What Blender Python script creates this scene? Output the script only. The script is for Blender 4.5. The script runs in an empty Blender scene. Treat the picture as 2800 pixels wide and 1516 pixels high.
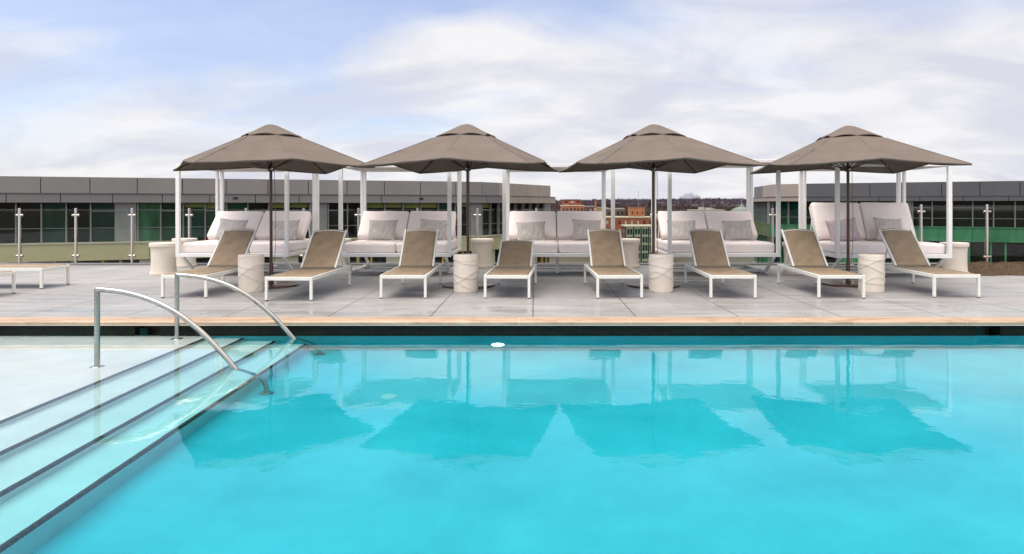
import bpy, math, random
from mathutils import Vector, Matrix, noise as mnoise
random.seed(7)
R = math.radians
PI = math.pi
scn = bpy.context.scene
COL = scn.collection

# ------------------------------------------------------------------ helpers
class MB:
    def __init__(s):
        s.v, s.f, s.m = [], [], []
    def add(s, vs, fs, mi=0):
        o = len(s.v)
        s.v += [tuple(p) for p in vs]
        s.f += [tuple(i + o for i in f) for f in fs]
        s.m += [mi] * len(fs)
        return s
    def box(s, x0, x1, y0, y1, z0, z1, mi=0, M=None):
        vs = [Vector(p) for p in ((x0,y0,z0),(x1,y0,z0),(x1,y1,z0),(x0,y1,z0),(x0,y0,z1),(x1,y0,z1),(x1,y1,z1),(x0,y1,z1))]
        if M: vs = [M @ p for p in vs]
        return s.add(vs, [(3,2,1,0),(4,5,6,7),(0,1,5,4),(1,2,6,5),(2,3,7,6),(3,0,4,7)], mi)
    def bar(s, p, q, w, h, up=(0,0,1), mi=0):
        p, q = Vector(p), Vector(q)
        d = (q - p).normalized(); up = Vector(up)
        a = d.cross(up)
        if a.length < 1e-4: a = d.cross(Vector((0,1,0)))
        a.normalize(); b = a.cross(d).normalized()
        vs = []
        for c in (p, q):
            for i, j in ((-1,-1),(1,-1),(1,1),(-1,1)):
                vs.append(c + a*(w/2*i) + b*(h/2*j))
        return s.add(vs, [(0,1,2,3),(7,6,5,4),(0,4,5,1),(1,5,6,2),(2,6,7,3),(3,7,4,0)], mi)
    def tube(s, pts, r, n=10, mi=0, cap=True):
        pts = [Vector(p) for p in pts]
        rs = r if isinstance(r, (list, tuple)) else [r]*len(pts)
        vs, fs = [], []
        ref = None
        for i, p in enumerate(pts):
            d = (pts[min(i+1, len(pts)-1)] - pts[max(i-1, 0)]).normalized()
            if ref is None:
                ref = d.orthogonal().normalized()
            a = (ref - d*ref.dot(d))
            if a.length < 1e-5: a = d.orthogonal()
            a.normalize(); ref = a
            b = d.cross(a)
            for k in range(n):
                t = 2*PI*k/n
                vs.append(p + (a*math.cos(t) + b*math.sin(t))*rs[i])
        for i in range(len(pts)-1):
            for k in range(n):
                k2 = (k+1) % n
                fs.append((i*n+k, i*n+k2, (i+1)*n+k2, (i+1)*n+k))
        if cap:
            fs.append(tuple(range(n-1, -1, -1)))
            fs.append(tuple((len(pts)-1)*n+k for k in range(n)))
        return s.add(vs, fs, mi)
    def lathe(s, prof, n=32, c=(0,0,0), mi=0):
        vs, fs = [], []
        for r, z in prof:
            for k in range(n):
                t = 2*PI*k/n
                vs.append((c[0]+r*math.cos(t), c[1]+r*math.sin(t), c[2]+z))
        for i in range(len(prof)-1):
            for k in range(n):
                k2 = (k+1) % n
                fs.append((i*n+k, i*n+k2, (i+1)*n+k2, (i+1)*n+k))
        fs.append(tuple(range(n-1, -1, -1)))
        fs.append(tuple((len(prof)-1)*n+k for k in range(n)))
        return s.add(vs, fs, mi)
    def build(s, name, mats, parent=None, smooth=False, bevel=0, seg=2):
        me = bpy.data.meshes.new(name)
        me.from_pydata(s.v, [], s.f)
        if not isinstance(mats, (list, tuple)): mats = [mats]
        for m in mats: me.materials.append(m)
        me.polygons.foreach_set('material_index', s.m)
        me.validate(); me.update()
        if smooth:
            me.polygons.foreach_set('use_smooth', [True]*len(me.polygons))
            if smooth != 'all':
                try: me.set_sharp_from_angle(angle=R(35))
                except Exception: pass
        o = bpy.data.objects.new(name, me)
        COL.objects.link(o)
        if parent: o.parent = parent
        if bevel:
            b = o.modifiers.new('bevel', 'BEVEL'); b.width = bevel; b.segments = seg; b.limit_method = 'ANGLE'
            b.harden_normals = False
        return o

def tag(o, label=None, cat=None, group=None, kind=None):
    if label: o['label'] = label
    if cat: o['category'] = cat
    if group: o['group'] = group
    if kind: o['kind'] = kind
    return o
def thing(name, label, cat, loc=(0,0,0), rz=0, group=None):
    o = bpy.data.objects.new(name, None); COL.objects.link(o)
    o.location = loc; o.rotation_euler = (0,0,rz); o.empty_display_size = .2
    return tag(o, label, cat, group)
def copy_tree(o, parent=None):
    c = o.copy(); COL.objects.link(c)
    if parent: c.parent = parent
    for ch in list(o.children): copy_tree(ch, c)
    return c

def rounded_box(w, d, h, r, n=8, puff=0.0, rnd=0):
    """a cushion: rounded box centred on x,y with its base at z=0; puff swells the large faces"""
    mb = MB(); idx = {}
    def P(u, v, t):
        p = Vector((u*w/2, v*d/2, t*h/2))
        q = Vector((max(-w/2+r, min(w/2-r, p.x)), max(-d/2+r, min(d/2-r, p.y)), max(-h/2+r, min(h/2-r, p.z))))
        e = p - q
        if e.length > 1e-9: p = q + e.normalized()*r
        sw = max(0, (1-u*u))*max(0, (1-v*v))
        p.z += puff*sw**.5*(1 if t > 0 else -1)*min(1, abs(t))
        if rnd:
            nz = mnoise.noise(Vector((p.x*3.1+rnd, p.y*3.3, p.z*3+rnd)))
            p += Vector((nz*.006, nz*.006, nz*.006))
        return p + Vector((0,0,h/2))
    def grid(n):
        g = []
        for i in range(n+1):
            t = i/n*2-1
            g.append(math.sin(t*PI/2))
        return g
    g = grid(n)
    def vid(u, v, t):
        k = (round(u,5), round(v,5), round(t,5))
        if k not in idx:
            idx[k] = len(mb.v); mb.v.append(tuple(P(u,v,t)))
        return idx[k]
    for i in range(n):
        for j in range(n):
            a, b, c, e = g[i], g[i+1], g[j], g[j+1]
            for sg in (-1, 1):
                q = [vid(a,c,sg), vid(b,c,sg), vid(b,e,sg), vid(a,e,sg)]
                mb.f.append(tuple(q if sg > 0 else q[::-1])); mb.m.append(0)
                q = [vid(a,sg,c), vid(b,sg,c), vid(b,sg,e), vid(a,sg,e)]
                mb.f.append(tuple(q if sg < 0 else q[::-1])); mb.m.append(0)
                q = [vid(sg,a,c), vid(sg,b,c), vid(sg,b,e), vid(sg,a,e)]
                mb.f.append(tuple(q if sg > 0 else q[::-1])); mb.m.append(0)
    return mb

# ------------------------------------------------------------------ materials
def new_mat(name):
    m = bpy.data.materials.new(name); m.use_nodes = True
    nt = m.node_tree; b = nt.nodes['Principled BSDF']
    return m, nt, b
def N(nt, t, **kw):
    n = nt.nodes.new(t)
    for k, v in kw.items():
        if k in n.inputs: n.inputs[k].default_value = v
        else: setattr(n, k, v)
    return n
def L(nt, a, b): nt.links.new(a, b)
def ramp(nt, fac, stops):
    r = nt.nodes.new('ShaderNodeValToRGB')
    els = r.color_ramp.elements
    while len(els) < len(stops): els.new(.5)
    for e, (p, c) in zip(els, stops):
        e.position = p; e.color = (*c, 1) if len(c) == 3 else c
    L(nt, fac, r.inputs['Fac'])
    return r
def obj_coords(nt, scale=(1,1,1)):
    tc = N(nt, 'ShaderNodeTexCoord'); mp = N(nt, 'ShaderNodeMapping')
    mp.inputs['Scale'].default_value = scale
    L(nt, tc.outputs['Object'], mp.inputs['Vector'])
    return mp.outputs['Vector']
def mottled(name, c1, c2, scale=6, rough=.6, bump=.0, bscale=60, stretch=(1,1,1), detail=4, spec=.5, metallic=0, dist=.002):
    m, nt, b = new_mat(name)
    v = obj_coords(nt, stretch)
    n = N(nt, 'ShaderNodeTexNoise', Scale=scale, Detail=detail, Roughness=.6); L(nt, v, n.inputs['Vector'])
    r = ramp(nt, n.outputs['Fac'], [(.3, c1), (.7, c2)])
    L(nt, r.outputs['Color'], b.inputs['Base Color'])
    b.inputs['Roughness'].default_value = rough
    b.inputs['Specular IOR Level'].default_value = spec
    b.inputs['Metallic'].default_value = metallic
    if bump:
        n2 = N(nt, 'ShaderNodeTexNoise', Scale=bscale, Detail=3); L(nt, v, n2.inputs['Vector'])
        bp = N(nt, 'ShaderNodeBump', Strength=bump, Distance=dist); L(nt, n2.outputs['Fac'], bp.inputs['Height'])
        L(nt, bp.outputs['Normal'], b.inputs['Normal'])
    return m

M = {}
M['white_metal'] = mottled('white_powder_coat', (.82,.82,.80), (.87,.87,.85), 9, .38, .05, 300)
M['lounger_metal'] = mottled('lounger_powder_coat', (.74,.75,.68), (.80,.80,.74), 9, .38, .05, 300)
M['fabric'] = mottled('cushion_fabric', (.82,.745,.715), (.87,.80,.77), 3, .9, .35, 260, spec=.2)
def wrinkle(m, scale, dist):
    nt = m.node_tree; b = nt.nodes['Principled BSDF']
    n = N(nt, 'ShaderNodeTexNoise', Scale=scale, Detail=4, Roughness=.55, Distortion=1.2); L(nt, obj_coords(nt, (1, 1.6, 1)), n.inputs['Vector'])
    bp = N(nt, 'ShaderNodeBump', Strength=.5, Distance=dist); L(nt, n.outputs['Fac'], bp.inputs['Height'])
    old = b.inputs['Normal'].links[0].from_node; L(nt, bp.outputs['Normal'], old.inputs['Normal'])
wrinkle(M['fabric'], 3.2, .03)
M['steel'] = mottled('brushed_steel', (.62,.61,.58), (.70,.69,.66), 14, .22, .04, 200, (1,1,.1), metallic=1)
M['rail_steel'] = mottled('polished_steel', (.35,.35,.325), (.44,.43,.40), 8, .2, metallic=1)
M['post_steel'] = mottled('satin_steel', (.52,.46,.41), (.60,.54,.49), 8, .3, metallic=1)
M['bronze'] = mottled('bronze_pole', (.055,.022,.010), (.10,.042,.02), 10, .35, stretch=(1,1,.05))
M['base_bronze'] = mottled('bronze_plate', (.13,.075,.05), (.20,.13,.09), 6, .25, .1, 30, metallic=.7)
M['stone'] = mottled('cast_stone', (.66,.59,.50), (.75,.68,.59), 5, .75, .25, 90, detail=6)
M['dark_metal'] = mottled('dark_metal', (.03,.025,.02), (.05,.04,.035), 10, .4)
M['chrome'] = mottled('chrome', (.7,.7,.7), (.8,.8,.8), 4, .12, metallic=1)
M['rubber'] = mottled('rubber', (.03,.03,.03), (.05,.05,.05), 10, .8)
M['red'] = mottled('red_fabric', (.45,.01,.02), (.5,.015,.03), 10, .8)

def melange(name, a, b_, c):
    m, nt, b = new_mat(name)
    v = obj_coords(nt, (55, 55, 6))
    n = N(nt, 'ShaderNodeTexNoise', Scale=1.0, Detail=3, Roughness=.7); L(nt, v, n.inputs['Vector'])
    r = ramp(nt, n.outputs['Fac'], [(.34, a), (.5, b_), (.66, c)])
    L(nt, r.outputs['Color'], b.inputs['Base Color'])
    b.inputs['Roughness'].default_value = .95; b.inputs['Specular IOR Level'].default_value = .1
    bp = N(nt, 'ShaderNodeBump', Strength=.4, Distance=.002); L(nt, n.outputs['Fac'], bp.inputs['Height'])
    L(nt, bp.outputs['Normal'], b.inputs['Normal'])
    return m
M['grey_pillow'] = melange('grey_melange', (.34,.32,.30), (.48,.455,.43), (.62,.59,.56))
M['mauve_pillow'] = melange('mauve_fluff', (.36,.30,.31), (.46,.39,.41), (.56,.49,.51))

def sheer_mat():
    m, nt, b = new_mat('white_roof_cloth')
    b.inputs['Base Color'].default_value = (.36,.33,.30,1); b.inputs['Roughness'].default_value = .9; b.inputs['Specular IOR Level'].default_value = .1
    t = N(nt, 'ShaderNodeBsdfTranslucent'); t.inputs[0].default_value = (.82,.79,.76,1)
    mx = N(nt, 'ShaderNodeMixShader'); mx.inputs[0].default_value = .06
    L(nt, b.outputs[0], mx.inputs[1]); L(nt, t.outputs[0], mx.inputs[2]); L(nt, mx.outputs[0], nt.nodes['Material Output'].inputs['Surface'])
    n = N(nt, 'ShaderNodeTexNoise', Scale=4, Detail=3); L(nt, obj_coords(nt), n.inputs['Vector'])
    bp = N(nt, 'ShaderNodeBump', Strength=.3, Distance=.01); L(nt, n.outputs['Fac'], bp.inputs['Height']); L(nt, bp.outputs['Normal'], b.inputs['Normal'])
    return m
M['sheer'] = sheer_mat()
def canopy_mat():
    m, nt, b = new_mat('taupe_canvas')
    v = obj_coords(nt)
    n = N(nt, 'ShaderNodeTexNoise', Scale=2.2, Detail=5, Roughness=.6); L(nt, v, n.inputs['Vector'])
    r = ramp(nt, n.outputs['Fac'], [(.3, (.132,.108,.091)), (.7, (.164,.136,.116))])
    n3 = N(nt, 'ShaderNodeTexNoise', Scale=160, Detail=2); L(nt, v, n3.inputs['Vector'])
    mx = N(nt, 'ShaderNodeMix', data_type='RGBA', blend_type='OVERLAY'); mx.inputs[0].default_value = .35
    L(nt, r.outputs['Color'], mx.inputs[6]); L(nt, n3.outputs['Color'], mx.inputs[7])
    hs = N(nt, 'ShaderNodeHueSaturation'); hs.inputs['Saturation'].default_value = 1.0
    L(nt, r.outputs['Color'], b.inputs['Base Color'])
    n2 = N(nt, 'ShaderNodeTexNoise', Scale=3.0, Detail=3); 
    v2 = obj_coords(nt, (1,1,3)); L(nt, v2, n2.inputs['Vector'])
    bp = N(nt, 'ShaderNodeBump', Strength=.45, Distance=.05); L(nt, n2.outputs['Fac'], bp.inputs['Height'])
    bp2 = N(nt, 'ShaderNodeBump', Strength=.25, Distance=.002); L(nt, n3.outputs['Fac'], bp2.inputs['Height'])
    L(nt, bp.outputs['Normal'], bp2.inputs['Normal'])
    L(nt, bp2.outputs['Normal'], b.inputs['Normal'])
    b.inputs['Roughness'].default_value = .9; b.inputs['Specular IOR Level'].default_value = .15
    return m
M['canopy'] = canopy_mat()

def sling_mat():
    m, nt, b = new_mat('tan_sling_weave')
    v = obj_coords(nt)
    w1 = N(nt, 'ShaderNodeTexWave', Scale=38, Distortion=.6); w1.bands_direction = 'X'; L(nt, v, w1.inputs['Vector'])
    w2 = N(nt, 'ShaderNodeTexWave', Scale=38, Distortion=.6); w2.bands_direction = 'DIAGONAL'; L(nt, v, w2.inputs['Vector'])
    mu = N(nt, 'ShaderNodeMath', operation='MULTIPLY'); L(nt, w1.outputs['Fac'], mu.inputs[0]); L(nt, w2.outputs['Fac'], mu.inputs[1])
    n = N(nt, 'ShaderNodeTexNoise', Scale=7, Detail=5); L(nt, v, n.inputs['Vector'])
    ad = N(nt, 'ShaderNodeMath', operation='MULTIPLY_ADD'); L(nt, n.outputs['Fac'], ad.inputs[0]); ad.inputs[1].default_value = .4; 
    m2 = N(nt, 'ShaderNodeMath', operation='MULTIPLY'); L(nt, mu.outputs[0], m2.inputs[0]); m2.inputs[1].default_value = .55
    L(nt, m2.outputs[0], ad.inputs[2])
    r = ramp(nt, ad.outputs[0], [(.12, (.185,.134,.082)), (.65, (.45,.342,.228))])
    L(nt, r.outputs['Color'], b.inputs['Base Color'])
    b.inputs['Roughness'].default_value = .65; b.inputs['Specular IOR Level'].default_value = .3
    bp = N(nt, 'ShaderNodeBump', Strength=.3, Distance=.002); L(nt, mu.outputs[0], bp.inputs['Height']); L(nt, bp.outputs['Normal'], b.inputs['Normal'])
    return m
M['sling'] = sling_mat()

def deck_mat():
    m, nt, b = new_mat('wet_concrete_paving')
    tc = N(nt, 'ShaderNodeTexCoord'); P = tc.outputs['Object']
    sx = N(nt, 'ShaderNodeSeparateXYZ'); L(nt, P, sx.inputs[0])
    def math_(op, a, b2=None, c=None):
        n = N(nt, 'ShaderNodeMath', operation=op)
        for i, q in enumerate((a, b2, c)):
            if q is None: continue
            if isinstance(q, (int, float)): n.inputs[i].default_value = q
            else: L(nt, q, n.inputs[i])
        return n.outputs[0]
    # slab joints every 1.21 m across, 2.42 m along
    fx = math_('ABSOLUTE', math_('SUBTRACT', math_('FRACT', math_('DIVIDE', math_('ADD', sx.outputs['X'], 60.52), 1.21)), .5))
    jx = math_('GREATER_THAN', fx, .5-.0058)
    fy = math_('ABSOLUTE', math_('SUBTRACT', math_('FRACT', math_('DIVIDE', math_('ADD', sx.outputs['Y'], 40+.055), 1.5)), .5))
    jy = math_('MULTIPLY', math_('GREATER_THAN', fy, .5-.0028), .35)
    joint = math_('MAXIMUM', jx, jy)
    # slab id -> tone
    idx = math_('FLOOR', math_('DIVIDE', math_('ADD', sx.outputs['X'], 60.52+.605), 1.21))
    idy = math_('FLOOR', math_('DIVIDE', math_('ADD', sx.outputs['Y'], 40+.055+.75), 1.5))
    cx = N(nt, 'ShaderNodeCombineXYZ'); L(nt, idx, cx.inputs[0]); L(nt, idy, cx.inputs[1])
    wn = N(nt, 'ShaderNodeTexWhiteNoise'); L(nt, cx.outputs[0], wn.inputs['Vector'])
    # long streaks left by water and mopping
    mp = N(nt, 'ShaderNodeMapping'); mp.inputs['Scale'].default_value = (.9, 5.5, 1); L(nt, P, mp.inputs['Vector'])
    n1 = N(nt, 'ShaderNodeTexNoise', Scale=1.0, Detail=7, Roughness=.65, Distortion=.6); L(nt, mp.outputs[0], n1.inputs['Vector'])
    n2 = N(nt, 'ShaderNodeTexNoise', Scale=.55, Detail=4, Roughness=.55); L(nt, P, n2.inputs['Vector'])
    n3 = N(nt, 'ShaderNodeTexNoise', Scale=70, Detail=3); L(nt, P, n3.inputs['Vector'])
    s = math_('ADD', math_('MULTIPLY', n1.outputs['Fac'], .62), math_('MULTIPLY', n2.outputs['Fac'], .22))
    s = math_('ADD', s, math_('MULTIPLY', wn.outputs['Value'], .09))
    s = math_('ADD', s, math_('MULTIPLY', n3.outputs['Fac'], .07))
    r = ramp(nt, s, [(.30, (.11,.107,.104)), (.38, (.235,.231,.226)), (.52, (.31,.305,.30)), (.72, (.40,.395,.388))])
    mx = N(nt, 'ShaderNodeMix', data_type='RGBA'); L(nt, joint, mx.inputs[0]); L(nt, r.outputs['Color'], mx.inputs[6]); mx.inputs[7].default_value = (.085,.08,.075,1)
    L(nt, mx.outputs[2], b.inputs['Base Color'])
    # wetness: smooth films of water in patches, mostly beside the pool
    mp2 = N(nt, 'ShaderNodeMapping'); mp2.inputs['Scale'].default_value = (.7, 1.5, 1); L(nt, P, mp2.inputs['Vector'])
    n4 = N(nt, 'ShaderNodeTexNoise', Scale=1.2, Detail=5, Roughness=.6, Distortion=.4); L(nt, mp2.outputs[0], n4.inputs['Vector'])
    near = N(nt, 'ShaderNodeMapRange'); L(nt, sx.outputs['Y'], near.inputs[0]); near.inputs[1].default_value = 12.5; near.inputs[2].default_value = 8.2; near.inputs[3].default_value = -.05; near.inputs[4].default_value = .17
    w = math_('ADD', n4.outputs['Fac'], near.outputs[0])
    rr = ramp(nt, w, [(.50, (.62,)*3), (.63, (.42,)*3), (.76, (.16,)*3)])
    L(nt, rr.outputs['Color'], b.inputs['Roughness'])
    b.inputs['Specular IOR Level'].default_value = .35
    h = math_('SUBTRACT', math_('MULTIPLY', n3.outputs['Fac'], .25), joint)
    bp = N(nt, 'ShaderNodeBump', Strength=.25, Distance=.004); L(nt, h, bp.inputs['Height']); L(nt, bp.outputs['Normal'], b.inputs['Normal'])
    return m
M['deck'] = deck_mat()

def coping_mat():
    m, nt, b = new_mat('sandstone_coping')
    v = obj_coords(nt, (1, 4, 4))
    n = N(nt, 'ShaderNodeTexNoise', Scale=2.2, Detail=7, Roughness=.62, Distortion=1.2); L(nt, v, n.inputs['Vector'])
    r = ramp(nt, n.outputs['Fac'], [(.28, (.25,.165,.105)), (.5, (.40,.285,.19)), (.72, (.48,.36,.25))])
    L(nt, r.outputs['Color'], b.inputs['Base Color'])
    b.inputs['Roughness'].default_value = .5
    n2 = N(nt, 'ShaderNodeTexNoise', Scale=40, Detail=4); L(nt, obj_coords(nt), n2.inputs['Vector'])
    bp = N(nt, 'ShaderNodeBump', Strength=.2, Distance=.004); L(nt, n2.outputs['Fac'], bp.inputs['Height']); L(nt, bp.outputs['Normal'], b.inputs['Normal'])
    return m
M['coping'] = coping_mat()
M['grout'] = mottled('grout', (.62,.57,.48), (.68,.62,.54), 20, .9)

def tile_mat(name, axis, scale, c1, c2, mortar):
    m, nt, b = new_mat(name)
    tc = N(nt, 'ShaderNodeTexCoord'); s = N(nt, 'ShaderNodeSeparateXYZ'); L(nt, tc.outputs['Object'], s.inputs[0])
    c = N(nt, 'ShaderNodeCombineXYZ'); L(nt, s.outputs[axis[0]], c.inputs[0]); L(nt, s.outputs[axis[1]], c.inputs[1])
    br = N(nt, 'ShaderNodeTexBrick', Scale=scale); L(nt, c.outputs[0], br.inputs['Vector'])
    br.inputs['Color1'].default_value = (*c1, 1); br.inputs['Color2'].default_value = (*c2, 1); br.inputs['Mortar'].default_value = (*mortar, 1)
    br.inputs['Mortar Size'].default_value = .02; br.inputs['Brick Width'].default_value = .5; br.inputs['Row Height'].default_value = .22
    L(nt, br.outputs['Color'], b.inputs['Base Color'])
    b.inputs['Roughness'].default_value = .3; b.inputs['Specular IOR Level'].default_value = .05
    return m
M['tile_band'] = tile_mat('dark_glass_tile', 'XZ', 8, (.006,.010,.008), (.014,.018,.014), (.03,.032,.026))
M['tile_nose'] = tile_mat('dark_step_tile', 'YX', 8, (.018,.018,.014), (.034,.032,.026), (.10,.10,.09))
M['plaster'] = mottled('pool_plaster', (.65,.645,.62), (.76,.755,.73), 2.2, .8, .15, 16, detail=8)
M['plaster_deep'] = mottled('pool_floor_plaster', (.05,.47,.53), (.12,.61,.665), 1.3, .8, .15, 16, detail=8)
M['concrete_dark'] = mottled('concrete', (.18,.18,.18), (.25,.25,.25), 2, .85)

def water_mat():
    m = bpy.data.materials.new('pool_water'); m.use_nodes = True
    nt = m.node_tree; nt.nodes.clear()
    out = N(nt, 'ShaderNodeOutputMaterial')
    g = N(nt, 'ShaderNodeBsdfGlass', IOR=1.333, Roughness=0.0); g.inputs['Color'].default_value = (1,1,1,1)
    L(nt, g.outputs[0], out.inputs['Surface'])
    va = N(nt, 'ShaderNodeVolumeAbsorption', Density=1.0)
    va.inputs['Color'].default_value = WATER_COL; va.inputs['Density'].default_value = WATER_DEN
    L(nt, va.outputs[0], out.inputs['Volume'])
    tc = N(nt, 'ShaderNodeTexCoord')
    n1 = N(nt, 'ShaderNodeTexNoise', Scale=1.6, Detail=2, Roughness=.5, Distortion=.3); L(nt, tc.outputs['Object'], n1.inputs['Vector'])
    n2 = N(nt, 'ShaderNodeTexNoise', Scale=9, Detail=2, Roughness=.5); L(nt, tc.outputs['Object'], n2.inputs['Vector'])
    ad = N(nt, 'ShaderNodeMath', operation='MULTIPLY_ADD'); L(nt, n2.outputs['Fac'], ad.inputs[0]); ad.inputs[1].default_value = .22; L(nt, n1.outputs['Fac'], ad.inputs[2])
    bp = N(nt, 'ShaderNodeBump', Strength=1.0, Distance=WAVE); L(nt, ad.outputs[0], bp.inputs['Height']); L(nt, bp.outputs['Normal'], g.inputs['Normal'])
    return m
WATER_COL = (0.0, .915, .98, 1); WATER_DEN = .85; WAVE = .0023
M['water'] = water_mat()

def glass_mat(name, tint, refl=1.0):
    m = bpy.data.materials.new(name); m.use_nodes = True
    nt = m.node_tree; nt.nodes.clear()
    out = N(nt, 'ShaderNodeOutputMaterial')
    t = N(nt, 'ShaderNodeBsdfTransparent'); t.inputs[0].default_value = (*tint, 1)
    g = N(nt, 'ShaderNodeBsdfGlossy', Roughness=.02); g.inputs[0].default_value = (1,1,1,1)
    fr = N(nt, 'ShaderNodeFresnel', IOR=1.3)
    mx = N(nt, 'ShaderNodeMixShader'); L(nt, fr.outputs[0], mx.inputs[0]); L(nt, t.outputs[0], mx.inputs[1]); L(nt, g.outputs[0], mx.inputs[2])
    L(nt, mx.outputs[0], out.inputs['Surface'])
    return m
M['rail_glass'] = glass_mat('railing_glass', (.87,.91,.86))

def pane_mat(name, c1, c2, sc=.9):
    m = mottled(name, c1, c2, sc, .06, stretch=(1.2,1.2,.35), detail=3, spec=.07)
    return m
M['pane_dark'] = pane_mat('dark_glazing', (.001,.002,.002), (.008,.014,.010))
M['pane_green'] = pane_mat('green_glazing', (.001,.012,.006), (.012,.065,.03))
M['pane_teal'] = pane_mat('teal_glazing', (.002,.018,.016), (.008,.05,.04))
M['pane_pale'] = pane_mat('pale_green_glazing', (.012,.06,.03), (.06,.20,.10))
M['blind'] = mottled('yellow_green_reflection', (.10,.15,.015), (.22,.25,.04), 1.2, .5)  # colour of mirrored trees, painted on strips at the pane tops
M['panel_grey'] = mottled('grey_metal_panel', (.195,.187,.173), (.23,.222,.205), .35, .42, detail=3)
M['panel_grey_dark'] = mottled('dark_grey_metal_panel', (.155,.15,.145), (.18,.175,.168), .35, .42)
M['panel_beige_lit'] = mottled('beige_lit_metal_panel', (.30,.245,.195), (.36,.30,.24), .35, .5)  # left wing's lit grey end panels, painted beige
M['panel_char'] = mottled('charcoal_metal_panel', (.075,.075,.078), (.098,.096,.098), .35, .4)
M['joint'] = mottled('dark_joint', (.02,.02,.02), (.03,.03,.03), 2, .9)
M['mullion'] = mottled('grey_mullion', (.21,.21,.21), (.26,.26,.26), 2, .4)
M['spandrel_pale'] = mottled('pale_green_spandrel', (.44,.395,.235), (.52,.47,.29), .4, .25)
M['spandrel_green'] = mottled('green_spandrel', (.028,.14,.07), (.065,.25,.13), 1.6, .15, stretch=(1,1,.15))
M['cream'] = mottled('cream_panel', (.48,.43,.33), (.55,.50,.40), .5, .7)
M['yellow'] = mottled('yellow_fin', (.45,.28,.03), (.52,.34,.05), .5, .5)
M['roof_grey'] = mottled('flat_roof', (.30,.30,.29), (.38,.37,.36), .2, .9)
def brick_mat(name, c1, c2):
    m, nt, b = new_mat(name)
    tc = N(nt, 'ShaderNodeTexCoord'); s = N(nt, 'ShaderNodeSeparateXYZ'); L(nt, tc.outputs['Object'], s.inputs[0])
    a = N(nt, 'ShaderNodeMath', operation='ADD'); L(nt, s.outputs['X'], a.inputs[0]); L(nt, s.outputs['Y'], a.inputs[1])
    c = N(nt, 'ShaderNodeCombineXYZ'); L(nt, a.outputs[0], c.inputs[0]); L(nt, s.outputs['Z'], c.inputs[1])
    br = N(nt, 'ShaderNodeTexBrick', Scale=2.2); L(nt, c.outputs[0], br.inputs['Vector'])
    br.inputs['Color1'].default_value = (*c1, 1); br.inputs['Color2'].default_value = (*c2, 1); br.inputs['Mortar'].default_value = (.22,.17,.14,1)
    n = N(nt, 'ShaderNodeTexNoise', Scale=.3, Detail=5); L(nt, tc.outputs['Object'], n.inputs['Vector'])
    mx = N(nt, 'ShaderNodeMix', data_type='RGBA', blend_type='MULTIPLY'); mx.inputs[0].default_value = .6
    r = ramp(nt, n.outputs['Fac'], [(.3, (.6,.6,.6)), (.7, (1.1,1.1,1.1))])
    L(nt, br.outputs['Color'], mx.inputs[6]); L(nt, r.outputs['Color'], mx.inputs[7])
    L(nt, mx.outputs[2], b.inputs['Base Color']); b.inputs['Roughness'].default_value = .85
    return m
M['brick_red'] = brick_mat('red_brick', (.34,.066,.016), (.45,.10,.024))
M['brick_orange'] = brick_mat('orange_brick', (.42,.13,.035), (.52,.17,.05))
M['brick_brown'] = brick_mat('brown_brick', (.17,.065,.038), (.21,.085,.05))
M['win_dark'] = mottled('far_window', (.01,.012,.014), (.03,.035,.04), .3, .1)
M['win_pale'] = mottled('far_window_curtain', (.35,.37,.36), (.5,.5,.48), .3, .3)
M['sage'] = mottled('sage_balcony_wall', (.20,.25,.17), (.26,.31,.22), .4, .8)
M['slate_dome'] = mottled('slate_dome', (.12,.15,.13), (.18,.21,.18), .5, .6)
M['bluewhite'] = mottled('pale_tower', (.46,.49,.56), (.55,.58,.63), .02, .7)
M['ground_far'] = mottled('winter_ground', (.055,.045,.032), (.10,.085,.06), .03, .95)
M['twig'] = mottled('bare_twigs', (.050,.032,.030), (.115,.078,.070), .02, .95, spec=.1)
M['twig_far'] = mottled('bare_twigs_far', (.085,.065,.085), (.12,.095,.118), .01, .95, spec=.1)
M['evergreen'] = mottled('evergreen', (.018,.030,.010), (.04,.055,.018), .3, .9)
M['bark'] = mottled('bark', (.05,.04,.03), (.08,.06,.05), 2, .95)
M['mulch'] = mottled('mulch', (.022,.012,.004), (.085,.046,.014), 14, .95, .8, 40, dist=.02)
M['dry_grass'] = mottled('dry_grass', (.03,.017,.005), (.13,.078,.025), 9, .9)
def emis(name, col, st):
    m, nt, b = new_mat(name)
    b.inputs['Emission Color'].default_value = (*col, 1); b.inputs['Emission Strength'].default_value = st
    return m
M['lamp'] = emis('pool_lamp', (1, .97, .88), 4)

# ------------------------------------------------------------------ pool, deck
WZ = -.165           # water level; the deck is z = 0 and the camera stands at the origin
YF, YN, XL, XR = 7.92, 1.45, -9.5, 9.5
FZ = WZ - .80
steps = [(-3.69, .08), (-3.31, .20), (-2.95, .35), (-2.595, .50)]
# floor
mb = MB(); mb.box(-2.595, XR, YN, YF, FZ-.2, FZ); mb.box(XL, -2.595, YN, YF, FZ-.2, FZ-.05)
tag(mb.build('pool_floor', M['plaster_deep']), kind='structure')
mb = MB(); x0 = XL
for x, d in steps:
    mb.box(x0, x, YN, YF, FZ-.045, WZ-d); x0 = x
tag(mb.build('pool_steps', M['plaster']), kind='structure')
mb = MB()
for x, d in steps:
    mb.box(x-.030, x+.004, YN+.002, YF-.002, WZ-d-.034, WZ-d+.004)
tag(mb.build('step_edge_tiles', M['tile_nose']), kind='structure')
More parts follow.
